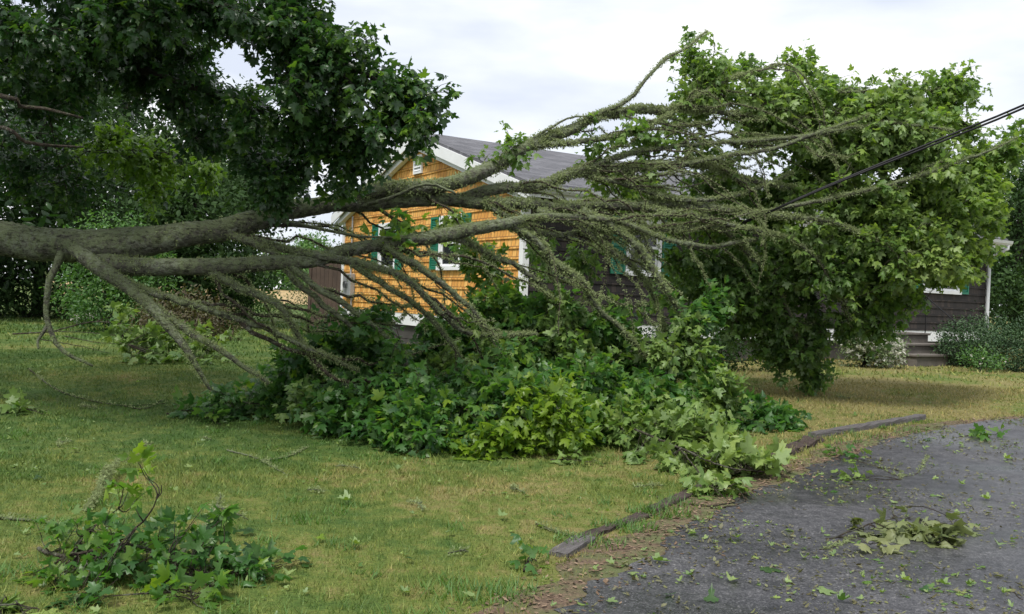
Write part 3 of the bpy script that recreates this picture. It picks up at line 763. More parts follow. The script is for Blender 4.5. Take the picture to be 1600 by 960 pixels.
# ---- the fallen maple limb
fallen_rows = {
 'trunk': [(-420, 372, 9.4, 84), (-200, 376, 9.2, 80), (0, 376, 9, 74), (100, 384, 9, 74), (180, 384, 9, 68), (260, 372, 9, 56), (340, 360, 9.1, 50), (410, 342, 9.2, 44), (470, 325, 9.3, 40), (560, 317, 9.5, 36), (650, 314, 9.7, 31), (720, 315, 9.9, 27), (800, 320, 10, 19), (900, 322, 10.3, 16), (1000, 320, 10.6, 14), (1100, 323, 10.9, 12), (1200, 336, 10.9, 9), (1290, 345, 10.9, 7), (1350, 368, 10.9, 6), (1400, 390, 10.9, 4), (1460, 402, 11, 2)],
 'l1': [(530, 315, 9.45, 24), (600, 298, 9.5, 25), (690, 287, 9.7, 25), (760, 268, 9.9, 23), (820, 232, 10.1, 19), (880, 203, 10.3, 17), (940, 186, 10.5, 15), (1020, 176, 10.8, 12), (1100, 170, 11, 9), (1200, 180, 11.3, 7), (1300, 190, 11.5, 5)],
 'l2': [(710, 314, 9.9, 18), (780, 300, 10, 19), (850, 287, 10.2, 17), (910, 268, 10.4, 16), (1000, 262, 10.6, 14), (1090, 262, 10.9, 11), (1160, 280, 11.1, 9), (1260, 300, 11.4, 6)],
 'l3': [(140, 392, 9.0, 42), (200, 413, 8.85, 40), (300, 418, 8.8, 36), (380, 415, 8.8, 31), (460, 408, 8.9, 29), (540, 394, 9, 29), (620, 378, 9.1, 28), (700, 366, 9.3, 26), (770, 354, 9.4, 20), (820, 342, 9.6, 14), (880, 338, 9.9, 11), (960, 346, 10.1, 9), (1010, 362, 10.3, 8), (1090, 385, 10.6, 8), (1180, 375, 11, 6)],
 'l4': [(115, 388, 8.85, 28), (165, 422, 8.7, 26), (215, 455, 8.6, 23), (250, 490, 8.5, 19), (285, 530, 8.5, 14), (305, 570, 8.5, 9), (330, 610, 8.6, 5)],
 'l4b': [(240, 480, 8.6, 15), (300, 520, 8.5, 13), (350, 552, 8.5, 10), (420, 600, 8.6, 6)],
 'l4c': [(205, 446, 8.6, 13), (280, 470, 8.6, 12), (340, 492, 8.6, 11), (410, 515, 8.7, 10), (480, 540, 8.8, 8), (560, 580, 9, 6)],
 'l5': [(320, 420, 8.8, 18), (385, 450, 8.7, 14), (430, 475, 8.7, 12), (460, 520, 8.8, 10), (500, 580, 9, 6)],
 'l6': [(330, 366, 9.1, 15), (400, 378, 9, 13), (480, 400, 8.9, 13), (560, 413, 8.9, 13), (610, 422, 8.9, 12), (650, 450, 8.9, 11), (690, 490, 9, 10), (740, 520, 9.2, 8), (840, 522, 9.5, 5)],
 'l7': [(380, 374, 9, 14), (440, 402, 8.9, 13), (490, 440, 8.8, 12), (530, 470, 8.8, 11), (580, 500, 8.9, 8), (640, 560, 9, 5)],
 'l8': [(550, 413, 8.9, 11), (610, 445, 8.9, 10), (650, 478, 9, 9), (690, 510, 9.1, 8), (720, 560, 9.2, 5)],
 'l9': [(600, 385, 9, 14), (660, 425, 9, 12), (705, 455, 9.1, 10), (760, 520, 9.3, 8), (800, 600, 9.4, 5)],
 'l10': [(775, 345, 9.5, 14), (830, 372, 9.6, 12), (870, 410, 9.7, 12), (910, 440, 9.8, 10), (935, 475, 9.9, 9), (965, 515, 10, 7), (1010, 560, 10.1, 4)],
 'l11': [(910, 328, 10.1, 14), (975, 370, 10.1, 13), (1010, 410, 10.2, 12), (1040, 450, 10.2, 10), (1060, 480, 10.3, 7), (1090, 530, 10.4, 4)],
 'l12': [(870, 207, 10.3, 9), (930, 180, 10.4, 8), (975, 158, 10.5, 7), (1015, 118, 10.6, 6), (1040, 88, 10.7, 5), (1070, 75, 10.8, 3), (1105, 48, 10.9, 2)],
 'l13': [(780, 255, 10, 6), (830, 215, 10.1, 5), (865, 188, 10.2, 4), (900, 180, 10.3, 3), (950, 188, 10.4, 2)],
 'l14': [(850, 286, 10.2, 10), (930, 255, 10.4, 9), (1000, 238, 10.6, 8), (1080, 222, 10.9, 7), (1160, 222, 10.9, 7), (1250, 214, 10.9, 7), (1330, 198, 10.9, 6), (1400, 190, 10.9, 5), (1490, 204, 10.9, 3)],
 'l15': [(830, 228, 10.1, 9), (900, 222, 10.3, 9), (970, 208, 10.5, 8), (1040, 180, 10.8, 6), (1120, 135, 11.1, 5), (1220, 100, 11.3, 3)],
 'l16': [(1030, 264, 10.7, 9), (1120, 250, 10.8, 8), (1210, 228, 10.8, 7), (1290, 205, 10.9, 6), (1360, 180, 10.9, 4)],
 'l17': [(980, 320, 10.6, 10), (1080, 338, 10.6, 9), (1160, 350, 10.8, 8), (1240, 380, 11, 6), (1300, 430, 11.2, 5), (1330, 500, 11.4, 3)],
 'l18': [(95, 395, 8.8, 14), (82, 440, 8.7, 12), (71, 485, 8.7, 10), (78, 520, 8.7, 9), (105, 555, 8.7, 7), (145, 572, 8.7, 4)],
 'l18b': [(74, 508, 8.7, 7), (63, 530, 8.7, 5), (60, 545, 8.65, 3)],
 'l19': [(750, 317, 9.9, 11), (800, 345, 9.9, 10), (860, 365, 10, 9), (930, 362, 10.2, 9), (1000, 365, 10.4, 9), (1070, 355, 10.6, 8), (1150, 352, 10.8, 6)],
 'l20': [(900, 270, 10.4, 9), (980, 290, 10.5, 9), (1060, 312, 10.7, 8), (1150, 300, 11, 6), (1240, 270, 11.2, 4)],
 'l21': [(440, 345, 9.2, 8), (500, 355, 9.1, 6), (560, 368, 9, 5), (640, 372, 9, 3)],
 'l22': [(575, 320, 9.4, 8), (610, 304, 9.35, 6), (660, 294, 9.35, 5), (700, 296, 9.4, 5), (712, 304, 9.4, 4)],
 'l23': [(1090, 322, 10.9, 11), (1170, 390, 11.3, 9), (1225, 470, 11.7, 7), (1255, 560, 12.1, 4)],
 'l24': [(1190, 333, 11.0, 8), (1290, 312, 10.8, 7), (1380, 292, 10.7, 6), (1450, 268, 10.7, 5), (1540, 240, 10.7, 4), (1590, 215, 10.7, 2)],
 'l25': [(1240, 298, 11.4, 7), (1350, 330, 11.5, 6), (1440, 350, 11.6, 5), (1510, 400, 11.6, 3)],
 'l26': [(700, 366, 9.3, 12), (760, 390, 9.5, 10), (820, 430, 9.7, 9), (860, 470, 9.9, 8), (900, 540, 10.1, 5)],
 'l27': [(840, 330, 9.8, 11), (900, 352, 10, 10), (960, 395, 10.2, 9), (1010, 440, 10.4, 7), (1040, 520, 10.5, 4)],
 'l28': [(440, 405, 8.9, 12), (470, 440, 8.85, 11), (515, 480, 8.85, 9), (560, 520, 8.95, 6)],
 'l29': [(1180, 178, 11.3, 6), (1280, 150, 11.5, 5), (1400, 145, 11.6, 4), (1500, 140, 11.6, 3)],
}
fallen = empty('fallen_maple', tuple(P(0, 376, 9) * np.array([1, 1, 0])))
props(fallen, 'huge lichen covered maple limb brought down across the lawn in front of the house', 'fallen tree')
FL = fallen.location
limbs = []
bare = {'l18', 'l18b', 'l22', 'l21', 'l13'}
for k, rows in fallen_rows.items():
    jt = 0 if k in ('trunk', 'l3') else 3.2
    path = world_limb([rows[0]] + [(r_[0] + rng.normal() * jt, r_[1] + rng.normal() * jt, r_[2], r_[3]) for r_ in rows[1:-1]] + [rows[-1]])
    path[1:-1, :3] += rng.normal(size=(len(path) - 2, 3)) * np.minimum(.010, path[1:-1, 3:4] * .25)
    limbs.append(dict(key=k, path=path, leaves=Leaves(), crown=Leaves(), pale=Leaves(), twigs=Tubes(), lich=Leaves()))
# extra arching branchlets: from the lower limbs down into the pile and the web on the right
def arcs(n, src, tgt, dep, r=.010):
    cand = [l for l in limbs if l['key'] in src]
    for _ in range(n):
        l = cand[rng.integers(len(cand))]
        e_ = P(rng.uniform(tgt[0], tgt[1]), rng.uniform(tgt[2], tgt[3]), rng.uniform(*dep))
        x0 = l['path'][:, 0] ; ok = np.where((e_[0] - x0 > .5) & (e_[0] - x0 < 2.2))[0]
        if len(ok) == 0: continue
        i = int(rng.choice(ok)); i = min(i, len(l['path']) - 2); p0 = l['path'][i, :3]
        tan = nrm(l['path'][i + 1, :3] - p0); D = np.linalg.norm(e_ - p0)
        B = bez(p0, p0 + tan * D * rng.uniform(.3, .8) + rng.normal(size=3) * .16, e_, 14); B[1:] += rng.normal(size=(13, 3)) * .016; B[rng.integers(4, 10):] += rng.normal(size=3) * .05
        rr = np.linspace(r, .004, 14) * rng.uniform(.7, 1.2)
        l['twigs'].add(B, rr, 5); lichen_on(l['lich'], np.hstack([B, rr[:, None]]), 170, .018)
arcs(13, {'l3', 'l6', 'l7', 'l4c', 'l5'}, (430, 800, 480, 575), (8.9, 10), .022)
arcs(11, {'l3', 'trunk', 'l6'}, (600, 900, 430, 540), (9.2, 10), .020)
arcs(34, {'l2', 'trunk', 'l3', 'l19', 'l17', 'l20'}, (900, 1230, 330, 470), (10.2, 11.2), .015)
arcs(40, {'l1', 'l2', 'l14', 'l15', 'l20'}, (1000, 1330, 170, 350), (10.7, 11.4), .013)
arcs(10, {'l10', 'l26', 'l27', 'l11'}, (850, 1080, 450, 540), (9.9, 10.6), .010)

crown = [
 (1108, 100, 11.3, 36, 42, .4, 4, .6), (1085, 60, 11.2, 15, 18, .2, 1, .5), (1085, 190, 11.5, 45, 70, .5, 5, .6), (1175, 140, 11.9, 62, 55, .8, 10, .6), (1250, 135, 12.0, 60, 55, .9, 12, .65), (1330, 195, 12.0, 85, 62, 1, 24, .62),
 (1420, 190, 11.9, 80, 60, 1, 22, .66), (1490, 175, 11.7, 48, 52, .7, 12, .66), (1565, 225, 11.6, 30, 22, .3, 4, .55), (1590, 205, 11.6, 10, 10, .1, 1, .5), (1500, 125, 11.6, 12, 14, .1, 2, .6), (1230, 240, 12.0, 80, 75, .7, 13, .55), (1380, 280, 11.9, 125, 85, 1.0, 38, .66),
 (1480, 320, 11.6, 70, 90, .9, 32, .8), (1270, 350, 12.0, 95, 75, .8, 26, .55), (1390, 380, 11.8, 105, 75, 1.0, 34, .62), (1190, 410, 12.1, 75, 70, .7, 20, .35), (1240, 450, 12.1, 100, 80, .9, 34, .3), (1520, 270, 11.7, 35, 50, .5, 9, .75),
 (1335, 440, 11.9, 85, 60, .9, 26, .4), (1238, 525, 12.3, 50, 42, .5, 16, .25), (1165, 490, 12.2, 36, 45, .5, 9, .3), (1395, 445, 11.9, 42, 24, .5, 9, .55), (1340, 500, 12.1, 50, 25, .5, 8, .3), (1268, 575, 12.4, 10, 20, .15, 3, .3), (1215, 560, 12.3, 18, 12, .2, 2, .25),  # low tints here paint the shade under the hanging crown into its leaves
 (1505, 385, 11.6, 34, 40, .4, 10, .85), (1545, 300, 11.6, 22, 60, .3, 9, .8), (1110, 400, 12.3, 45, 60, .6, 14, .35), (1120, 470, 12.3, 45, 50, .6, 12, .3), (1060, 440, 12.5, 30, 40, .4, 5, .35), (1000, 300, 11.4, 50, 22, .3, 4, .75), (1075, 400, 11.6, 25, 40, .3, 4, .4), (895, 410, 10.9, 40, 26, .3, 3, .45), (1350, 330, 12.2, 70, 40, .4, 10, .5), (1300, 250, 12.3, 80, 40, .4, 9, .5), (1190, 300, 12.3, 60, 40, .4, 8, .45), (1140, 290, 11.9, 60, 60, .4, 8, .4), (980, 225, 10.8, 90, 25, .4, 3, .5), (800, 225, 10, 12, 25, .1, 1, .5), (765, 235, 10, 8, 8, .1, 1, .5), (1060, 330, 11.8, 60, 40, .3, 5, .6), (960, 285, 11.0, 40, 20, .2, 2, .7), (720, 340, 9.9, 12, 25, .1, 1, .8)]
pile = [
 (540, 545, 9.9, 60, 22, .4, 10, .45), (620, 550, 9.9, 70, 20, .4, 10, .4), (700, 520, 10.1, 40, 26, .3, 8, .5), (820, 500, 10.3, 50, 34, .4, 11, .55), (900, 520, 10.5, 50, 26, .4, 9, .5), (470, 575, 9.6, 50, 22, .4, 9, .4), (960, 510, 10.6, 35, 26, .3, 5, .5),
 (430, 630, 10.0, 65, 32, .8, 14, .35), (520, 636, 9.5, 110, 50, 1.0, 28, .4), (650, 648, 9.0, 120, 54, 1.0, 34, .42), (790, 643, 8.9, 115, 57, .9, 30, .5), (880, 623, 9.4, 110, 57, 1.0, 26, .5),
 (990, 633, 9.8, 100, 54, .9, 24, .5), (650, 586, 10.1, 90, 20, .6, 9, .45), (790, 558, 10.2, 90, 34, .7, 16, .55), (765, 470, 10.3, 35, 50, .35, 8, .65), (745, 410, 10.3, 28, 22, .2, 3, .7), (880, 568, 10.5, 90, 29, .7, 15, .55), (1000, 573, 10.8, 80, 27, .7, 12, .5),
 (1090, 635, 10.2, 75, 40, .7, 13, .5), (1190, 662, 10.0, 48, 22, .4, 9, .4), (490, 576, 10.0, 50, 14, .5, 5, .4), (850, 655, 8.45, 78, 46, .4, 24, 1.0), (760, 690, 8.3, 60, 22, .3, 8, .85), (640, 685, 8.4, 90, 26, .4, 14, .4), (540, 665, 8.8, 70, 28, .4, 9, .35),
 (350, 620, 9.4, 30, 12, .3, 2, .4), (560, 505, 9.2, 40, 12, .15, 2, .45), (620, 350, 9.3, 30, 14, .2, 1, .7), (1095, 500, 10.6, 30, 50, .3, 5, .5), (930, 670, 8.9, 60, 34, .4, 12, .7), (850, 505, 10.6, 40, 30, .3, 3, .5), (1100, 590, 10.4, 30, 40, .3, 4, .6)]
pile_pale = [(1000, 670, 9.0, 75, 26, .5, 9, .5, 'pale'), (1080, 690, 8.7, 80, 24, .4, 12, .5, 'pale'), (1050, 560, 10.2, 50, 34, .4, 7, .4, 'pale'), (860, 515, 10.2, 60, 20, .3, 6, .35, 'pale'), (1130, 620, 9.9, 40, 26, .3, 5, .4, 'pale'), (700, 590, 9.4, 80, 30, .3, 5, .3, 'pale'), (920, 560, 9.9, 50, 30, .3, 5, .4, 'pale'), (480, 610, 9.2, 60, 25, .3, 3, .3, 'pale')]
crown_pale = [(1440, 300, 11.3, 90, 70, .4, 16, .5, 'pale'), (1310, 260, 11.5, 90, 70, .4, 14, .5, 'pale'), (1200, 160, 11.5, 60, 50, .4, 8, .5, 'pale'), (1350, 200, 11.3, 90, 50, .4, 12, .5, 'pale'), (1480, 390, 11.2, 60, 50, .3, 10, .75, 'pale'), (1430, 180, 11.2, 70, 50, .3, 10, .55, 'pale'), (1110, 150, 11.4, 40, 60, .3, 4, .5, 'pale'), (1300, 370, 11.4, 80, 50, .3, 7, .5, 'pale')]
leafy = [l for l in limbs if l['key'] not in bare]
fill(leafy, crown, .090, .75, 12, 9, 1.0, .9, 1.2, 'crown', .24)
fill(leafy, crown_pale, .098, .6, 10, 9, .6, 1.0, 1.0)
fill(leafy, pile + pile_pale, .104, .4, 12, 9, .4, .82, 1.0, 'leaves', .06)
for l in limbs:
    k = l['key']; path = l['path']; tb = Tubes()
    if k in ('trunk', 'l3', 'l1', 'l2', 'l4'):
        hp = smooth_path(path[::3] if (len(path) - 1) % 3 == 0 else np.vstack([path[::3], path[-1]]), .03)
        # knuckles and swellings along the wood
        sw = 1 + .05 * np.sin(np.arange(len(hp)) * .11 + 2 * np.sin(np.arange(len(hp)) * .037))
        tb.add(hp[:, :3], hp[:, 3] * sw, 26, .035)
    else: tb.add(path[:, :3], path[:, 3], 8, .06)
    nm = 'trunk' if k == 'trunk' else 'limb'
    lsz = .016 if k in ('l12', 'l13', 'l14', 'l16', 'l24', 'l3', 'l4', 'l4b', 'l4c', 'l5', 'l6', 'l7', 'l28', 'l8', 'l9') else .026
    dens = {'trunk': 0, 'l1': 620, 'l2': 620, 'l12': 260, 'l13': 120, 'l22': 0, 'l21': 30, 'l18': 20, 'l18b': 10}.get(k, 330 if k not in ('l3', 'l4', 'l4b', 'l4c') else 260)
    if dens: lichen_on(l['lich'], path, dens * (1.7 if lsz < .02 else 1.1), lsz)
    if k == 'trunk':
        i1 = int(len(path) * .30); i2 = int(len(path) * .56)
        lichen_on(l['lich'], path[:i1], 160, .016); lichen_on(l['lich'], path[i1:i2], 90, .022); lichen_on(l['lich'], path[i2:], 560, .026)
    o = tb.build(nm, M['bark'], fallen); o.data.transform(Matrix.Translation(-FL))
    for nm2, src, mat_, tp in (('foliage', 'leaves', M['maple'], MAPLE), ('foliage', 'crown', M['maple_crown'], MAPLE), ('pale_foliage', 'pale', M['maple_pale'], MAPLE), ('lichen', 'lich', M['lichen'], TINY)):
        q = l[src].build(nm2, mat_, o, tp)
        if q: q.data.transform(Matrix.Translation(-FL))
    q = l['twigs'].build('branchlets', M['twig'], o)
    if q: q.data.transform(Matrix.Translation(-FL))

# ---- the standing maple the limb tore from (trunk is just off to the left)
stand = empty('standing_maple', (-8.9, 10.0, float(gz(10.0))))
props(stand, 'tall standing maple whose dark leafy boughs hang over the upper left', 'tree')
SL = stand.location
srows = {
 's0': [(-300, -60, 9.2, 50), (-100, -80, 8.6, 40), (100, -60, 8.2, 30), (280, -10, 8, 22), (420, 40, 7.9, 15), (520, 90, 7.8, 10), (600, 130, 7.6, 6), (670, 150, 7.5, 3)],
 's1': [(-300, 60, 9.5, 40), (-100, 60, 9.3, 30), (80, 70, 9.2, 22), (220, 110, 9, 16), (340, 150, 8.8, 8), (400, 180, 8.6, 4)],
 's2': [(-200, 180, 8.5, 18), (0, 150, 7.2, 9), (30, 166, 7.2, 8), (70, 170, 7.2, 6), (130, 185, 7.3, 4)],
 's3': [(-200, 230, 9.5, 16), (-20, 198, 7.4, 8), (40, 222, 7.3, 7), (85, 228, 7.4, 5), (130, 230, 7.6, 3)],
 's4': [(420, 40, 7.9, 9), (500, 60, 7.7, 8), (540, 120, 7.6, 7), (600, 190, 7.5, 5), (680, 205, 7.5, 3)],
 's5': [(100, -60, 8.2, 20), (150, -250, 8, 16), (300, -350, 8.2, 10)], 's6': [(-200, -100, 8.4, 26), (-150, -400, 8, 18), (50, -520, 7.5, 10)],
}
sl_ = []
tr = np.array([[-9, 9.9, .2, .48], [-8.95, 9.95, 1.2, .40], [-8.9, 10, 2.4, .36], [-8.8, 10.1, 4, .30], [-8.6, 10.0, 6, .22], [-8.2, 9.6, 8, .14], [-7.8, 9.4, 9.5, .06]])
tt_ = Tubes(); s_ = smooth_path(tr, .25); tt_.add(s_[:, :3], s_[:, 3], 16, .04)
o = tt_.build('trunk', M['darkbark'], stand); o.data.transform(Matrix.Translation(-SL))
for k, rows in srows.items():
    path = world_limb(rows)
    if k in ('s0', 's1', 's2', 's3'):
        z = path[0, 2]; st0 = np.array([-8.85, 10.0, z - .9, path[0, 3] * 1.2]); path = np.vstack([smooth_path(np.vstack([st0, path[0]]), .2)[:-1], path])
    sl_.append(dict(key=k, path=path, leaves=Leaves(), crown=Leaves(), pale=Leaves(), twigs=Tubes(), lich=Leaves()))
canopy = [
 (40, 40, 8.6, 200, 120, 1.6, 55, .4), (200, 20, 8.3, 150, 75, 1.4, 28, .42), (300, 10, 8.2, 60, 30, .6, 6, .35), (440, 20, 8, 85, 38, .8, 14, .4), (470, 110, 7.9, 55, 55, .6, 12, .45), (550, 95, 7.6, 38, 40, .4, 7, .5), (510, 60, 7.8, 60, 50, .4, 8, .45),
 (615, 125, 7.5, 30, 16, .2, 3, .5), (668, 145, 7.5, 20, 14, .2, 2, .5), (665, 200, 7.5, 28, 10, .15, 2, .5), (490, 205, 8.2, 45, 40, .4, 7, .4), (455, 265, 8.4, 38, 32, .4, 4, .4), (530, 250, 8.3, 38, 28, .3, 3, .45), (575, 205, 8.0, 25, 18, .2, 2, .45), (440, 300, 8.5, 16, 18, .2, 1, .3), (545, 300, 8.5, 20, 14, .2, 1, .5), (640, 165, 7.7, 30, 14, .2, 3, .4), (395, 190, 8.6, 45, 70, .6, 7, .4), (120, 130, 9.4, 190, 75, 1.2, 30, .3), (600, 178, 7.6, 30, 14, .2, 2, .5), (535, 165, 7.9, 30, 35, .3, 3, .4),
 (270, 100, 9, 90, 60, .8, 14, .3), (60, 240, 10.8, 140, 80, 1.0, 20, .35), (245, 265, 10.6, 55, 45, .5, 11, .97), (185, 235, 10.6, 60, 45, .5, 7, .9), (580, 228, 8.1, 8, 12, .1, 1, .5), (435, 265, 8.6, 26, 25, .3, 4, .3), (318, 260, 10.6, 22, 26, .3, 3, .97), (350, 210, 9, 50, 50, .5, 7, .4), (440, 318, 8.5, 12, 16, .2, 1, .4),  # high-tint sprays: backlight painted in as lighter leaf colour
 (-150, 100, 9.2, 160, 200, 1.5, 26, .3), (100, -220, 8.5, 350, 140, 2.5, 60, .4), (380, -150, 8, 150, 80, 1.4, 24, .4), (-250, -450, 9, 350, 250, 3, 50, .4)]  # boughs mostly out of view, added overhead to shade the ground
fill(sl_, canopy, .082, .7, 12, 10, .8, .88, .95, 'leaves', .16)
for l in sl_:
    tb = Tubes(); tb.add(l['path'][:, :3], l['path'][:, 3], 8, .05)
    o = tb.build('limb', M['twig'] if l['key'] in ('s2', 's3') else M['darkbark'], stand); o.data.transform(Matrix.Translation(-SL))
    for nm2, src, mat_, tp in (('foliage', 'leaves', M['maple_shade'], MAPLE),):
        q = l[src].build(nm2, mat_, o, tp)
        if q: q.data.transform(Matrix.Translation(-SL))
    q = l['twigs'].build('branchlets', M['darkbark'], o)
    if q: q.data.transform(Matrix.Translation(-SL))

# ---- background trees and shrubs
def clump_cloud(lv, ells, n, size, flat=.5, down=.2):
    """ells in metres relative: (x,y,z,rx,ry,rz). Leaves grouped in small sprays near the shells"""
    vol = np.array([e_[3] * e_[5] for e_ in ells]); vol = vol / vol.sum()
    ns = n // 9
    w_ = rng.choice(len(ells), ns, p=vol); E = np.array(ells)[w_]
    v = nrm(rng.normal(size=(ns, 3))); r_ = rng.uniform(.35, 1.05, ns) ** .5
    # uneven outline
    r_ *= 1 + .14 * np.sin(v[:, 0] * 6 + w_) + .12 * np.sin(v[:, 2] * 7 + w_ * 2)
    c = E[:, :3] + v * E[:, 3:6] * r_[:, None]
    k = 9
    C_ = np.repeat(c, k, 0) + rng.normal(size=(ns * k, 3)) * size * 1.6
    out_ = np.repeat(v, k, 0)
    U = nrm(out_ * .6 + rng.normal(size=(ns * k, 3)) * .7 + np.array([0, 0, -down])); Nn = nrm(out_ * .5 + np.array([0, 0, flat]) + rng.normal(size=(ns * k, 3)) * .5)
    C_[:, 2] = np.maximum(C_[:, 2], .02)
    lv.add(C_, U, Nn, size * rng.uniform(.6, 1.4, ns * k), np.clip(np.repeat(rng.beta(2, 2, ns), k) + rng.normal(size=ns * k) * .1, 0, 1))

def plant(name, x, y, ells, n, size, mat, label, cat, trunk=0, group=None, tpl=OVAL, stems=0):
    z = float(gz(y)); e0 = empty(name, (x, y, z)); props(e0, label, cat, group)
    lv = Leaves(); clump_cloud(lv, ells, n, size)
    # shift to world for clamp, then back
    lv.C = [c + np.array([x, y, z]) for c in lv.C]
    q = lv.build('foliage' if not trunk else 'crown', mat, e0, tpl); q.data.transform(Matrix.Translation((-x, -y, -z)))
    tb = Tubes()
    if trunk:
        top = max(e_[2] for e_ in ells)
        p = smooth_path(np.array([[0, 0, -.05, trunk], [.05, .05, top * .3, trunk * .8], [-.05, 0, top * .7, trunk * .5], [0, 0, top, trunk * .2]]), .5)
        tb.add(p[:, :3], p[:, 3], 8, .04)
        for e_ in ells:
            c = np.array(e_[:3]); s0 = np.array([0, 0, min(c[2] * .6, top * .6)])
            B = bez(s0, (s0 + c) / 2 + np.array([0, 0, .4]), c, 6); tb.add(B, np.linspace(trunk * .35, trunk * .1, 6), 5)
        tb.build('trunk', M['darkbark'], e0)
    else:
        for e_ in ells:
            for _ in range(4):
                c = np.array(e_[:3]) + rng.normal(size=3) * np.array(e_[3:6]) * .4; c[2] = abs(c[2])
                tb.add(bez(np.array([0, 0, 0.]) + rng.normal(size=3) * np.array([.08, .08, 0]), np.array([c[0] * .3, c[1] * .3, c[2] * .7]), c, 5), np.linspace(.02, .006, 5), 4)
        tb.build('stems', M['darkbark'], e0)
    return e0
def at(px, d): p = P(px, 480, d); return p[0], p[1]
def rand_ells(h, r, n, base=.25, seed=0, conic=False):
    rr = np.random.default_rng(seed); out_ = []
    for k in range(n):
        f = (k + .5) / n; z = h * (base + (1 - base) * f * .92)
        w_ = r * ((1 - f) * 1.0 + .12 if conic else math.sin(math.pi * (f * .75 + .2)))
        a_ = rr.uniform(0, 6.283); o_ = w_ * rr.uniform(.2, .6)
        out_.append((math.cos(a_) * o_, math.sin(a_) * o_, z, w_ * rr.uniform(.6, .8), w_ * rr.uniform(.6, .8), h * (1 - base) / n * rr.uniform(1.0, 1.5)))
    return out_
bgt = [
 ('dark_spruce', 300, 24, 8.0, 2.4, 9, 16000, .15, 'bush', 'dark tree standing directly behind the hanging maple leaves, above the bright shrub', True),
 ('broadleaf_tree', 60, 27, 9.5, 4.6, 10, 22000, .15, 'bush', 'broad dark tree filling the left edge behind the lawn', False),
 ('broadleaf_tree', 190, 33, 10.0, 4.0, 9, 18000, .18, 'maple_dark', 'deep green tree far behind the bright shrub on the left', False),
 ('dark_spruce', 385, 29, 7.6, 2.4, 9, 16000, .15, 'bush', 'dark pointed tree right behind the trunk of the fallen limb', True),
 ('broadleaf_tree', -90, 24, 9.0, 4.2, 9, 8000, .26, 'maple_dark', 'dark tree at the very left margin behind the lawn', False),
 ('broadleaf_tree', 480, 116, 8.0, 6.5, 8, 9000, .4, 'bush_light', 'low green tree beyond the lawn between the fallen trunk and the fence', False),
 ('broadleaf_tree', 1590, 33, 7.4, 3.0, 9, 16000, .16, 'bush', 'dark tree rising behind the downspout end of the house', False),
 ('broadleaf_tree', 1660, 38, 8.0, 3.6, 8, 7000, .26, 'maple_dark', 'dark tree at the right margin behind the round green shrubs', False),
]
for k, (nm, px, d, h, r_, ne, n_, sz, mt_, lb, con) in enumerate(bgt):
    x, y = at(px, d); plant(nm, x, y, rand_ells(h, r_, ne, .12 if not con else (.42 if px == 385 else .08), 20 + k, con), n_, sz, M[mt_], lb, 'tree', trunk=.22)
# low shrub belt
shr = [
 ('shrub', 175, 20, [(0, 0, 1.8, .95, .8, 1.0), (-.5, 0, 1.0, .7, .6, .9), (.6, 0, 1.3, .75, .6, 1.0), (0, 0, .6, 1, .7, .6)], 8500, .075, 'bush_light', 'bright green rounded shrub seen above and below the fallen trunk on the left'),
 ('shrub', 290, 18.5, [(0, 0, .5, .8, .5, .45), (.6, 0, .35, .5, .5, .35), (-.5, 0, .35, .6, .5, .35)], 4200, .07, 'bush_red', 'reddish brown low shrub under the lower limb'),
 ('shrub', 40, 26, [(0, 0, .7, 1.6, .8, .8), (1.5, 0, .5, 1, .8, .6), (-1.6, 0, .9, 1.4, .8, 1)], 5200, .10, 'bush', 'dark leafy shrub at the far edge of the lawn on the left'),
 ('shrub', 330, 25, [(0, 0, .9, 1.2, .8, .9), (1.1, 0, .8, .9, .8, .8)], 4500, .09, 'bush_light', 'green shrub behind the fork of the two big limbs'),
 ('shrub', 500, 60, [(0, 0, 1.2, 2.2, 1.5, 1.5), (2.2, .2, 1, 1.5, 1, 1.3)], 4500, .10, 'bush', 'dark green shrub left of the brown board fence'),
]
for nm, px, d, el, n_, sz, mt_, lb in shr:
    x, y = at(px, d); plant(nm, x, y, el, n_, sz, M[mt_], lb, 'shrub', group=None)
x, y = at(1520, 19.3)
plant('evergreen_shrub', x, y, [(0, 0, .55, .62, .6, .58), (.45, 0, .5, .5, .5, .52), (-.4, -.1, .4, .35, .4, .38)], 9000, .045, M['yew'], 'dense round evergreen shrub in front of the downspout', 'shrub')
x, y = at(1590, 18.3)
plant('evergreen_shrub', x, y, [(0, 0, .5, .7, .6, .55), (.7, 0, .5, .6, .6, .5)], 9000, .045, M['yew'], 'dense evergreen shrub cut by the right edge of the picture', 'shrub')
x, y = at(1540, 17.8)
pr = plant('rose_bush', x, y, [(0, 0, .22, .4, .3, .22)], 700, .05, M['bush_light'], 'small sparse rose bush before the evergreen shrubs', 'rose bush')
x, y = at(1356, 17.8)
rb = plant('rose_bush', x, y, [(0, 0, .45, .5, .45, .45), (-.15, 0, .72, .3, .3, .3), (.38, 0, .33, .35, .35, .33)], 4200, .055, M['bush_pale'], 'pale flowering rose bush left of the front steps', 'rose bush')
def flowers(parent, ells, n, size):
    lv = Leaves(); E = np.array(ells)[rng.integers(len(ells), size=n)]; v = nrm(rng.normal(size=(n, 3)) + np.array([0, -.8, .4]))
    c = E[:, :3] + v * E[:, 3:6] * rng.uniform(.9, 1.08, n)[:, None]; c[:, 2] = np.maximum(c[:, 2], .05); k = 6
    U = nrm(rng.normal(size=(n * k, 3)) * .7 + np.repeat(v, k, 0) * .5); 
    lv.add(np.repeat(c, k, 0) + np.array(parent.location), U, rng.normal(size=(n * k, 3)), size * rng.uniform(.7, 1.2, n * k), rng.random(n * k))
    q = lv.build('flowers', M['petal'], parent, OVAL); q.data.transform(Matrix.Translation(-parent.location))
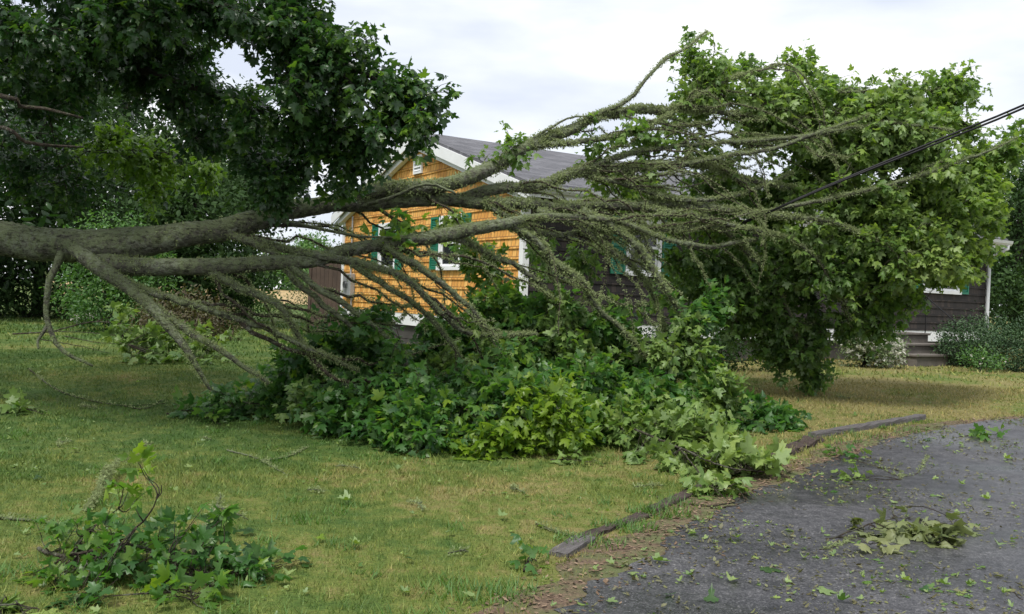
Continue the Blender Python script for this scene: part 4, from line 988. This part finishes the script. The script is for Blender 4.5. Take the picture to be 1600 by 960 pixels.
flowers(rb, [(0, 0, .45, .5, .45, .45), (-.15, 0, .72, .3, .3, .3), (.38, 0, .33, .35, .35, .33)], 330, .07)
flowers(pr, [(0, 0, .22, .4, .3, .22)], 5, .045)
x, y = at(132, 22.5)
wf = plant('flowering_plant', x, y, [(0, 0, .16, .3, .2, .16)], 500, .05, M['bush'], 'low plant with white flowers at the foot of the bright shrub', 'plant')
flowers(wf, [(0, 0, .18, .3, .2, .16)], 40, .06)
x, y = at(1090, 15.2)
plant('shrub', x, y, [(0, 0, .4, .9, .35, .45), (-.9, -.3, .4, .6, .3, .4), (.9, .4, .35, .7, .3, .4)], 4500, .06, M['bush'], 'dark foundation shrub half hidden behind the hanging maple crown', 'shrub')

# far treeline, one mass
lv = Leaves()
el = []
for k in range(60):
    x = -190 + k * 6.6; el.append((x, 205 + 12 * math.sin(k), 2.5, 7, 5, 5 + 2.2 * math.sin(k * 1.7)))
for k in range(40):
    el.append((60 + k * 5, 90 + 8 * math.sin(k * 2), 2.5, 5, 4, 5 + 1.5 * math.sin(k * 1.3)))
clump_cloud(lv, el, 60000, .9)
props(lv.build('far_woods', M['bush'], None, OVAL), 'far line of dark green woods beyond the field', 'woods', kind='stuff')

# ------------------------------------------------------------------ power cables
cab = []
for nm, off, lb in (('a', 0, 'upper black service cable running down through the maple leaves'), ('b', 4, 'lower black service cable twisted along the upper one')):
    rows = [(1130, 362 + off * .2, 12.2), (1200, 332 + off * .4, 10.8), (1280, 296 + off, 10.5), (1400, 246 + off, 10.2), (1500, 205 + off * .8, 9.9), (1600, 164 + off * .6, 9.5), (1850, 50 + off, 8.4)]
    p = np.array([P(*r_) for r_ in rows]); endp = HB + hx * 6.0 + hy * -.25 + np.array([0, 0, EAVE - .25 - .03 * off])
    p = np.vstack([endp, p]); s_ = smooth_path(p, .2)
    if nm == 'b': s_[3:-3, 2] += .018 * np.sin(np.arange(len(s_) - 6) * .35)
    tb = Tubes(); tb.add(s_, np.full(len(s_), .0125), 8)
    props(tb.build('power_cable', M['iron']), lb, 'cable', 'service cables to the house')

# ------------------------------------------------------------------ timber edging
mt, t, b, o = new_mat('weathered_timber')
n1 = noise(t, 6, 6, .7, scl=(1, 12, 12)); n2 = noise(t, 3, 3, .5)
c = ramp(t, n1, [(.3, (.035, .03, .03)), (.55, (.11, .10, .10)), (.75, (.22, .21, .21))])
t.links.new(c, b.inputs['Base Color']); setin(b, 'Roughness', .7); bump(t, b, n1, .8, .012); M['timber'] = mt
mt, t, b, o = new_mat('rotten_timber')
n1 = noise(t, 9, 6, .7, scl=(1, 7, 7))
t.links.new(ramp(t, n1, [(.3, (.02, .014, .012)), (.55, (.07, .048, .040)), (.75, (.15, .11, .09))]), b.inputs['Base Color']); setin(b, 'Roughness', .85); bump(t, b, n1, 1, .03); M['rotten'] = mt
def timber(a, b2, wd, ht, mat, label, rough=.004, sink=.05):
    A = G(*a); B = G(*b2); D = B - A; Ln = np.linalg.norm(D); n = max(4, int(Ln / .08))
    ang = math.atan2(D[1], D[0])
    V = []; F_ = []
    prof = [(-wd / 2, -.05), (-wd / 2, ht * .88), (-wd * .42, ht), (wd * .42, ht), (wd / 2, ht * .88), (wd / 2, -.05)]
    for i in range(n + 1):
        x = Ln * i / n; gzv = float(gz(A[1] + D[1] * i / n)) - A[2]
        for (yy, zz) in prof:
            j = rng.normal(size=3) * rough; V.append((x + j[0] * .5, yy + j[1], gzv + zz - sink * 0 + (j[2] if zz > 0 else 0)))
    m_ = len(prof)
    for i in range(n):
        for k in range(m_ - 1): F_.append([i * m_ + k, (i + 1) * m_ + k, (i + 1) * m_ + k + 1, i * m_ + k + 1])
    F_.append(list(range(m_))); F_.append([n * m_ + k for k in range(m_)][::-1])
    bl = MB(); bl.v = V; bl.f = F_
    o_ = bl.build('edging_timber', mat); o_.location = tuple(A); o_.rotation_euler = (0, 0, ang)
    return props(o_, label, 'timber', 'timbers edging the driveway')
timber((862, 868), (905, 842), .06, .022, M['timber'], 'thin split timber plank nearest the viewer on the lawn side')
timber((876, 872), (925, 845), .075, .03, M['timber'], 'short split timber nearest the viewer beside the brown mulch')
timber((912, 842), (1010, 806), .09, .022, M['rotten'], 'flat grey brown timber running from the split pieces to the weeds')
timber((1018, 800), (1100, 762), .10, .028, M['rotten'], 'brown timber disappearing under the pale leafy branch')
timber((1205, 718), (1275, 688), .17, .035, M['rotten'], 'rotten dark brown timber between leaves and the long grey timber', .016)
timber((1268, 684), (1440, 655), .11, .055, M['timber'], 'long pale grey weathered timber at the right of the lawn')

# ------------------------------------------------------------------ broken branches lying about
def loose(name, label, cat, base, stems, leafrows, size, mat, droop=.3, stem_r=.008, group=None, lich=0, bark='twig', tpl=MAPLE, lm=None):
    """stems: list of world polylines; leafrows: (centre world, radius vec, n twigs, tint)"""
    e0 = empty(name, tuple(base)); props(e0, label, cat, group)
    tb = Tubes(); lv = Leaves(); lc = Leaves(); paths = []
    for s in stems:
        r_ = s[1] if isinstance(s, tuple) else stem_r
        pts = s[0] if isinstance(s, tuple) else s
        q = smooth_path(np.array(pts, float), .05); q[1:-1] += rng.normal(size=(len(q) - 2, 3)) * .003
        q[:, 2] = np.maximum(q[:, 2], gz(q[:, 1]) + .01)
        rr = np.linspace(r_, r_ * .35, len(q)); tb.add(q, rr, 6, .06); paths.append(q)
        if lich: lichen_on(lc, np.hstack([q, rr[:, None]]), lich, .018)
    allp = np.concatenate(paths)
    for (c, rv, n, tint) in leafrows:
        c = np.array(c)
        for _ in range(n):
            e_ = c + nrm(rng.normal(size=3)) * np.array(rv) * rng.uniform(.3, 1); e_[2] = max(e_[2], float(gz(e_[1])) + .03)
            j = int(np.argmin(np.linalg.norm(allp - e_, axis=1))); p0 = allp[j]
            B = bez(p0, (p0 + e_) / 2 + rng.normal(size=3) * .03, e_, 5); tb.add(B, np.linspace(.004, .002, 5), 4)
            leaf_twig(lv, tb, e_, nrm(e_ - p0) + rng.normal(size=3) * .4, .1, 5, size, droop, tint, petiole=.05, tr=.0018)
    loc = Vector(tuple(base))
    for q, nm in ((tb.build('stem', M[bark], e0), 's'), (lv.build('foliage', mat, e0, tpl) if leafrows else None, 'f'), (lc.build('lichen', M['lichen'], e0, TINY) if lich else None, 'l')):
        if q: q.data.transform(Matrix.Translation(-loc))
    return e0
def up(p, h): return np.array([p[0], p[1], p[2] + h])
# foreground leafy branch, bottom left
g1 = G(200, 930)
def FP(px, py, d): return P(px, py, d)
loose('broken_branch', 'leafy green maple branch lying on the grass at the bottom left', 'branch', g1,
      [([G(60, 860), FP(110, 868, 4.6), FP(200, 850, 4.6), FP(300, 890, 4.5), FP(330, 925, 4.4)], .012), ([FP(200, 850, 4.6), FP(206, 830, 4.55), FP(224, 815, 4.5), FP(246, 780, 4.45), FP(252, 758, 4.4)], .006),
       ([FP(224, 815, 4.5), FP(212, 795, 4.45)], .004), ([FP(300, 890, 4.5), FP(380, 905, 4.6), FP(440, 895, 4.8)], .007), ([FP(110, 868, 4.6), FP(140, 830, 4.8), FP(185, 795, 4.9)], .006), ([FP(300, 890, 4.5), FP(300, 940, 4.2), FP(320, 960, 4.1)], .006)],
      [(FP(130, 850, 4.75), (.24, .22, .14), 26, .55), (FP(110, 890, 4.5), (.22, .18, .09), 26, .6), (FP(200, 860, 4.6), (.24, .22, .16), 30, .45), (FP(270, 890, 4.5), (.22, .22, .13), 26, .4), (FP(300, 850, 4.6), (.12, .15, .12), 11, .4), (FP(345, 820, 4.7), (.07, .1, .07), 5, .5),
       (FP(360, 905, 4.6), (.2, .14, .08), 20, .4), (FP(425, 895, 4.75), (.10, .1, .05), 4, .4), (FP(160, 925, 4.2), (.2, .15, .06), 9, .3), (FP(290, 935, 4.2), (.12, .1, .06), 7, .6), (FP(235, 750, 4.5), (.08, .05, .03), 2, .95), (FP(200, 775, 4.9), (.08, .08, .05), 3, .8)],
      .078, M['maple'], .2, lich=0)
loose('dead_stick', 'pale lichen crusted forked stick leaning behind the bottom left leafy branch', 'stick', G(285, 880),
      [([G(278, 876), FP(290, 855, 4.9), FP(320, 825, 5.1), FP(338, 790, 5.3), FP(345, 772, 5.4)], .013), ([FP(338, 790, 5.3), FP(360, 800, 5.3), FP(388, 812, 5.3)], .009)], [], .1, M['maple'], lich=160, bark='bark')
loose('dead_stick', 'pale stick lying on the grass at the left edge', 'stick', G(0, 815), [([G(-60, 806), G(0, 812), G(60, 817), G(105, 824)], .013)], [], .1, M['maple'], lich=130, bark='bark')
loose('broken_branch', 'pale maple sprig poking in at the bottom left corner', 'branch', G(20, 955),
      [[G(-60, 955), FP(0, 945, 3.9), FP(50, 950, 3.9)]], [(FP(5, 940, 3.9), (.06, .08, .03), 2, .6), (FP(48, 958, 3.9), (.06, .06, .04), 4, 1.0), (FP(-30, 955, 3.9), (.12, .1, .05), 4, .6)], .10, M['maple_pale'], .1)
loose('broken_branch', 'clump of lichen covered twig tips left of the bottom left leafy branch', 'branch', G(150, 790),
      [([G(135, 800), up(G(150, 785), .05), up(G(185, 740), .10), up(G(210, 735), .08)], .008), [up(G(150, 785), .05), up(G(165, 760), .14)]], [], .1, M['maple'], lich=520)
# leafy sprig on the driveway
sg = G(1420, 850)
loose('broken_branch', 'wilting maple sprig lying alone on the driveway', 'branch', sg,
      [([G(1290, 845), up(G(1340, 838), .05), up(G(1400, 832), .10), up(G(1470, 835), .08), up(G(1505, 840), .03)], .006), [up(G(1400, 832), .1), up(G(1395, 822), .12), up(G(1440, 818), .12), up(G(1475, 822), .08)]],
      [(up(G(1365, 840), .05), (.14, .1, .05), 8, .6), (up(G(1420, 838), .07), (.16, .12, .06), 10, .6), (up(G(1470, 845), .05), (.14, .12, .05), 9, .6), (up(G(1490, 830), .05), (.06, .08, .04), 4, .5), (up(G(1358, 858), .03), (.04, .04, .02), 2, .9)], .118, M['maple_wilt'], .45)
# pale branch spilling over the edging
loose('broken_branch', 'pale leafy maple branch spilling over the timber edging onto the driveway', 'branch', G(1130, 770),
      [([up(G(990, 712), .25), up(G(1060, 735), .2), up(G(1130, 755), .14), up(G(1215, 748), .05)], .012), [up(G(1060, 735), .2), up(G(1110, 775), .08), up(G(1140, 790), .03)], [G(1110, 796), up(G(1140, 794), .01), G(1165, 786)]],
      [(up(G(1060, 735), .12), (.25, .2, .08), 16, .6), (up(G(1110, 745), .15), (.3, .25, .13), 28, .7), (up(G(1170, 745), .12), (.28, .25, .11), 26, .75), (up(G(1120, 775), .07), (.2, .15, .05), 12, .55), (up(G(1200, 742), .06), (.15, .2, .05), 8, .7), (up(G(1010, 718), .1), (.2, .2, .06), 7, .3)], .135, M['maple_pale'], .35)
# mid-left grey-green fallen branch with bare twigs
b0 = G(230, 560)
def GU(px, py, base): 
    g_ = G(px, base); return P(px, py, float((g_ - np.array([0, 0, CAMH])) @ fwd))
loose('broken_branch', 'big pale leafed branch with bare twig ends lying behind the drooping limb', 'branch', b0,
      [([GU(20, 522, 545), GU(80, 518, 548), GU(150, 503, 552), GU(230, 515, 556), GU(330, 540, 560)], .014), [GU(80, 518, 548), GU(140, 520, 555), GU(190, 525, 560)], [GU(150, 503, 552), GU(185, 490, 550)], [GU(100, 525, 560), GU(150, 535, 566), GU(200, 538, 566)], [GU(60, 530, 560), GU(120, 540, 566), GU(170, 552, 570)]],
      [(GU(200, 520, 560), (.4, .5, .2), 22, .4), (GU(260, 530, 560), (.5, .5, .25), 34, .45), (GU(320, 530, 560), (.4, .5, .2), 22, .5), (GU(220, 555, 566), (.5, .4, .10), 20, .3), (GU(310, 560, 566), (.4, .3, .08), 14, .3), (GU(180, 490, 552), (.2, .3, .1), 7, .5)], .14, M['maple_pale'], .35)
# sticks and small sprigs about the lawn
loose('twig', 'long dark twig lying in the shaded grass left of the leaf pile', 'twig', G(190, 630), [([G(45, 578), G(80, 605), G(120, 622), G(190, 635), G(260, 632)], .010), [G(190, 635), G(225, 640), G(255, 626)]], [], .1, M['maple'], lich=60)
loose('broken_branch', 'small grey leaf clump on the shaded grass at the left edge', 'branch', G(35, 650), [[G(0, 648), up(G(40, 645), .04), G(75, 650)]], [(up(G(35, 645), .04), (.18, .18, .05), 9, .4)], .13, M['maple_pale'], .3)
loose('broken_branch', 'bluish green sprig beside the left end of the leaf pile', 'branch', G(300, 655), [[G(260, 648), up(G(300, 650), .05), G(345, 665)]], [(up(G(300, 650), .06), (.25, .15, .07), 10, .3), (up(G(335, 660), .04), (.1, .1, .04), 4, .5)], .13, M['maple'], .3)
loose('dead_stick', 'thin forked pale stick on the sunlit grass below the leaf pile', 'stick', G(410, 718), [([G(355, 705), G(395, 716), G(415, 725), G(450, 745)], .007), [G(410, 722), G(450, 715), G(480, 700)]], [], .1, M['maple'], lich=90, bark='bark')
loose('dead_stick', 'lichen crusted stick end touching the split timber edging', 'stick', G(880, 835), [([G(838, 822), G(865, 832), G(888, 838), G(900, 842)], .009)], [], .1, M['maple'], lich=260)
loose('broken_branch', 'sprawl of small leaves on the grass just below the leaf pile', 'branch', G(890, 722), [[G(860, 720), up(G(890, 722), .02), G(930, 724)]], [(up(G(890, 722), .02), (.22, .12, .03), 9, .4)], .09, M['maple_pale'], .3)
loose('broken_branch', 'little green sprig standing in the grass near the mulch', 'branch', G(830, 892), [[G(818, 895), up(G(828, 885), .05), up(G(838, 888), .04)]], [(up(G(830, 888), .04), (.05, .05, .03), 4, .5)], .07, M['maple'], .3)
loose('twig', 'crooked brown twig lying across the driveway behind the sprig', 'twig', G(1400, 740), [([G(1315, 708), G(1340, 722), G(1375, 733), G(1400, 745), G(1432, 742), G(1450, 712)], .008), [G(1375, 733), G(1405, 738), G(1408, 752)]], [(up(G(1335, 722), .02), (.12, .1, .02), 3, .5), (up(G(1345, 752), .02), (.15, .06, .02), 4, .5)], .08, M['maple_pale'], .3, lich=70)
loose('twig', 'short dark twig on the driveway by the sprig', 'twig', G(1320, 855), [([G(1280, 862), G(1310, 855), G(1335, 843)], .005)], [], .1, M['maple'], lich=120)
loose('twig', 'small dark twig at the far right of the driveway', 'twig', G(1585, 930), [([G(1578, 920), G(1590, 935), G(1598, 940)], .005)], [], .1, M['maple'])
loose('twig', 'brown twig on the mulch below the pale branch tip', 'twig', G(1090, 795), [([G(1075, 790), G(1110, 793), G(1155, 785)], .008)], [], .1, M['maple'])
loose('broken_branch', 'green sprig sitting on the edge of the driveway right of the weeds', 'branch', G(1315, 715), [[G(1305, 718), up(G(1318, 712), .03)]], [(up(G(1315, 714), .03), (.08, .07, .03), 4, .6)], .08, M['maple'], .3)
loose('broken_branch', 'flattened green sprigs in the far part of the driveway', 'branch', G(1530, 685), [[G(1500, 684), up(G(1530, 682), .02), G(1555, 688)]], [(up(G(1530, 684), .02), (.25, .1, .03), 6, .6)], .10, M['maple'], .3)

# small twigs strewn over the lawn
for px, py, wh in ((150, 640, 'in the shade right of the grey leaf clump'), (330, 690, 'left of the thin forked pale stick'), (90, 700, 'above the bottom left leafy branch'), (560, 735, 'just below the left part of the leaf pile'), (660, 800, 'in the middle of the sunlit lawn'), (480, 770, 'right of the leaning forked stick'), (990, 765, 'just above the brown timber'), (820, 775, 'below the right part of the leaf pile'), (230, 700, 'behind the lichen twig tips'), (1330, 625, 'beyond the long pale grey timber'), (1180, 700, 'beside the rotten brown timber'), (700, 870, 'near the bottom edge left of the mulch')):
    g_ = G(px, py); a_ = random.uniform(0, 3.1); ln_ = random.uniform(.12, .3); d_ = np.array([math.cos(a_), math.sin(a_), 0])
    k_ = np.array([-d_[1], d_[0], 0]) * random.uniform(-.05, .05)
    loose('twig', 'small twig in the lawn grass ' + wh, 'twig', g_, [([up(g_, .02), up(g_ + d_ * ln_ * .5 + k_, .03), up(g_ + d_ * ln_, .02)], .005), [up(g_ + d_ * ln_ * .5 + k_, .03), up(g_ + d_ * ln_ * .7 + k_ * 3, .03)]], [], .1, M['maple'], lich=120, bark='bark', group='small twigs strewn over the lawn')
# individual fallen leaves
leafspots = [(1022, 882, 1, .10), (1088, 838, 0, .09), (1190, 892, 2, .13), (1255, 878, 1, .06), (1280, 928, 1, .10), (1350, 915, 0, .06), (1410, 912, 1, .06), (1445, 928, 0, .07), (1470, 918, 1, .06), (1545, 785, 1, .08), (925, 898, 1, .07), (990, 900, 1, .07), (1140, 915, 1, .08),
             (740, 940, 1, .07), (620, 742, 1, .09), (545, 790, 1, .09), (700, 838, 1, .06), (780, 815, 1, .07), (395, 838, 2, .11), (300, 737, 1, .08), (120, 708, 1, .08), (60, 752, 2, .07), (500, 850, 0, .07), (450, 905, 1, .06), (640, 880, 0, .06), (560, 860, 1, .07), (1235, 832, 0, .06), (1150, 845, 1, .06),
             (1205, 860, 1, .05), (1400, 790, 1, .06), (1300, 770, 0, .07), (1500, 760, 1, .07), (1570, 720, 1, .08), (1455, 690, 0, .09), (1560, 855, 1, .06), (1080, 905, 1, .06), (1110, 945, 2, .08), (1310, 945, 1, .07), (1040, 935, 0, .06), (950, 945, 1, .06)]
mats = [M['maple'], M['maple_pale'], M['maple_dark']]
for k, (px, py, mi, sz) in enumerate(leafspots):
    g_ = G(px, py); on = g_[0] > edge_x(g_[1]); lv = Leaves()
    a_ = rng.uniform(0, 6.283); 
    lv.add(np.array([[g_[0], g_[1], g_[2] + (.022 if on else .035)]]), np.array([[math.cos(a_), math.sin(a_), .08]]), np.array([[.15 * rng.normal(), .15 * rng.normal(), 1.0 if mi != 1 else -1.0]]), np.array([sz]), np.array([rng.random()]))
    o_ = lv.build('fallen_leaf', mats[mi], None, MAPLE, loc=tuple(g_))
    tone = ('dark green', 'pale green', 'bluish green')[mi]; szw = 'tiny' if sz < .065 else ('small' if sz < .09 else 'large')
    if on:
        wh = ('at the bottom edge' if py > 905 else 'behind the wilting sprig' if py < 800 else 'left of the wilting sprig' if px < 1330 else 'beside the wilting sprig')
        props(o_, f'{szw} {tone} maple leaf on the driveway {wh}', 'leaf', 'leaves scattered on the driveway')
    else:
        wh = ('near the bottom left leafy branch' if px < 470 else 'just below the big leaf pile' if py < 800 else 'near the split timber edging')
        props(o_, f'{szw} {tone} maple leaf in the lawn grass {wh}', 'leaf', 'leaves scattered on the lawn')
# litter
def litter(n, drive, size, tpl, mat, name, label):
    y = 2.8 + 9.2 * rng.random(n) ** 1.3; 
    if drive: x = edge_x(y) + .05 + (rng.random(n) ** 1.1) * (y * .62 + .4 - edge_x(y)).clip(.3); z = zrow(y) + .014
    else: x = -y * .62 + rng.random(n) * (edge_x(y) - .1 + y * .62); z = zrow(y) + .02
    keep = pnoise(x, y, 2.3, 11) + rng.normal(size=n) * .28 > .05
    x, y, z = x[keep], y[keep], z[keep]; n = len(x); k = 2 if drive else 2
    C_ = np.repeat(np.stack([x, y, z], 1), k, 0) + rng.normal(size=(n * k, 3)) * np.array([size * .5, size * .5, .003])
    a_ = rng.uniform(0, 6.283, n * k); U = np.stack([np.cos(a_), np.sin(a_), .15 + .2 * rng.random(n * k)], 1); Nn = np.stack([.4 * rng.normal(size=n * k), .4 * rng.normal(size=n * k), np.where(rng.random(n * k) < .5, 1., -1.)], 1)
    lv = Leaves(); lv.add(C_, U, Nn, size * rng.uniform(.3, 1.5, n * k) * np.repeat(rng.uniform(.5, 1.3, n), k), rng.random(n * k))
    props(lv.build(name, mat, None, tpl), label, 'litter', kind='stuff')
litter(6500, True, .026, OVAL, M['dry'], 'driveway_litter', 'shredded leaf and lichen scraps strewn over the driveway')
litter(1500, True, .028, MAPLE_S, M['maple_pale'], 'driveway_leaf_scraps', 'green leaf scraps strewn over the driveway')
litter(1100, False, .028, MAPLE_S, M['maple_pale'], 'lawn_litter', 'pale leaf and lichen scraps scattered in the grass')
# bark chips and needles along the mulch strip
n = 2600; y = 3.2 + 8 * rng.random(n); x = edge_x(y) + rng.normal(size=n) * .16 - .04
lv = Leaves(); a_ = rng.uniform(0, 6.283, n)
lv.add(np.stack([x, y, zrow(y) + .012], 1), np.stack([np.cos(a_), np.sin(a_), .1 + 0 * a_], 1), np.stack([.3 * rng.normal(size=n), .3 * rng.normal(size=n), np.ones(n)], 1), rng.uniform(.01, .045, n), rng.random(n))
M['chip'] = leaf_mat('wood_chip', (.06, .035, .022), (.17, .10, .06), (.32, .22, .15), (.2, .15, .1), trans=0.02, rough=.85)
props(lv.build('bark_chips', M['chip'], None, TINY), 'reddish brown bark chips and pebbles along the driveway edge', 'mulch', kind='stuff')
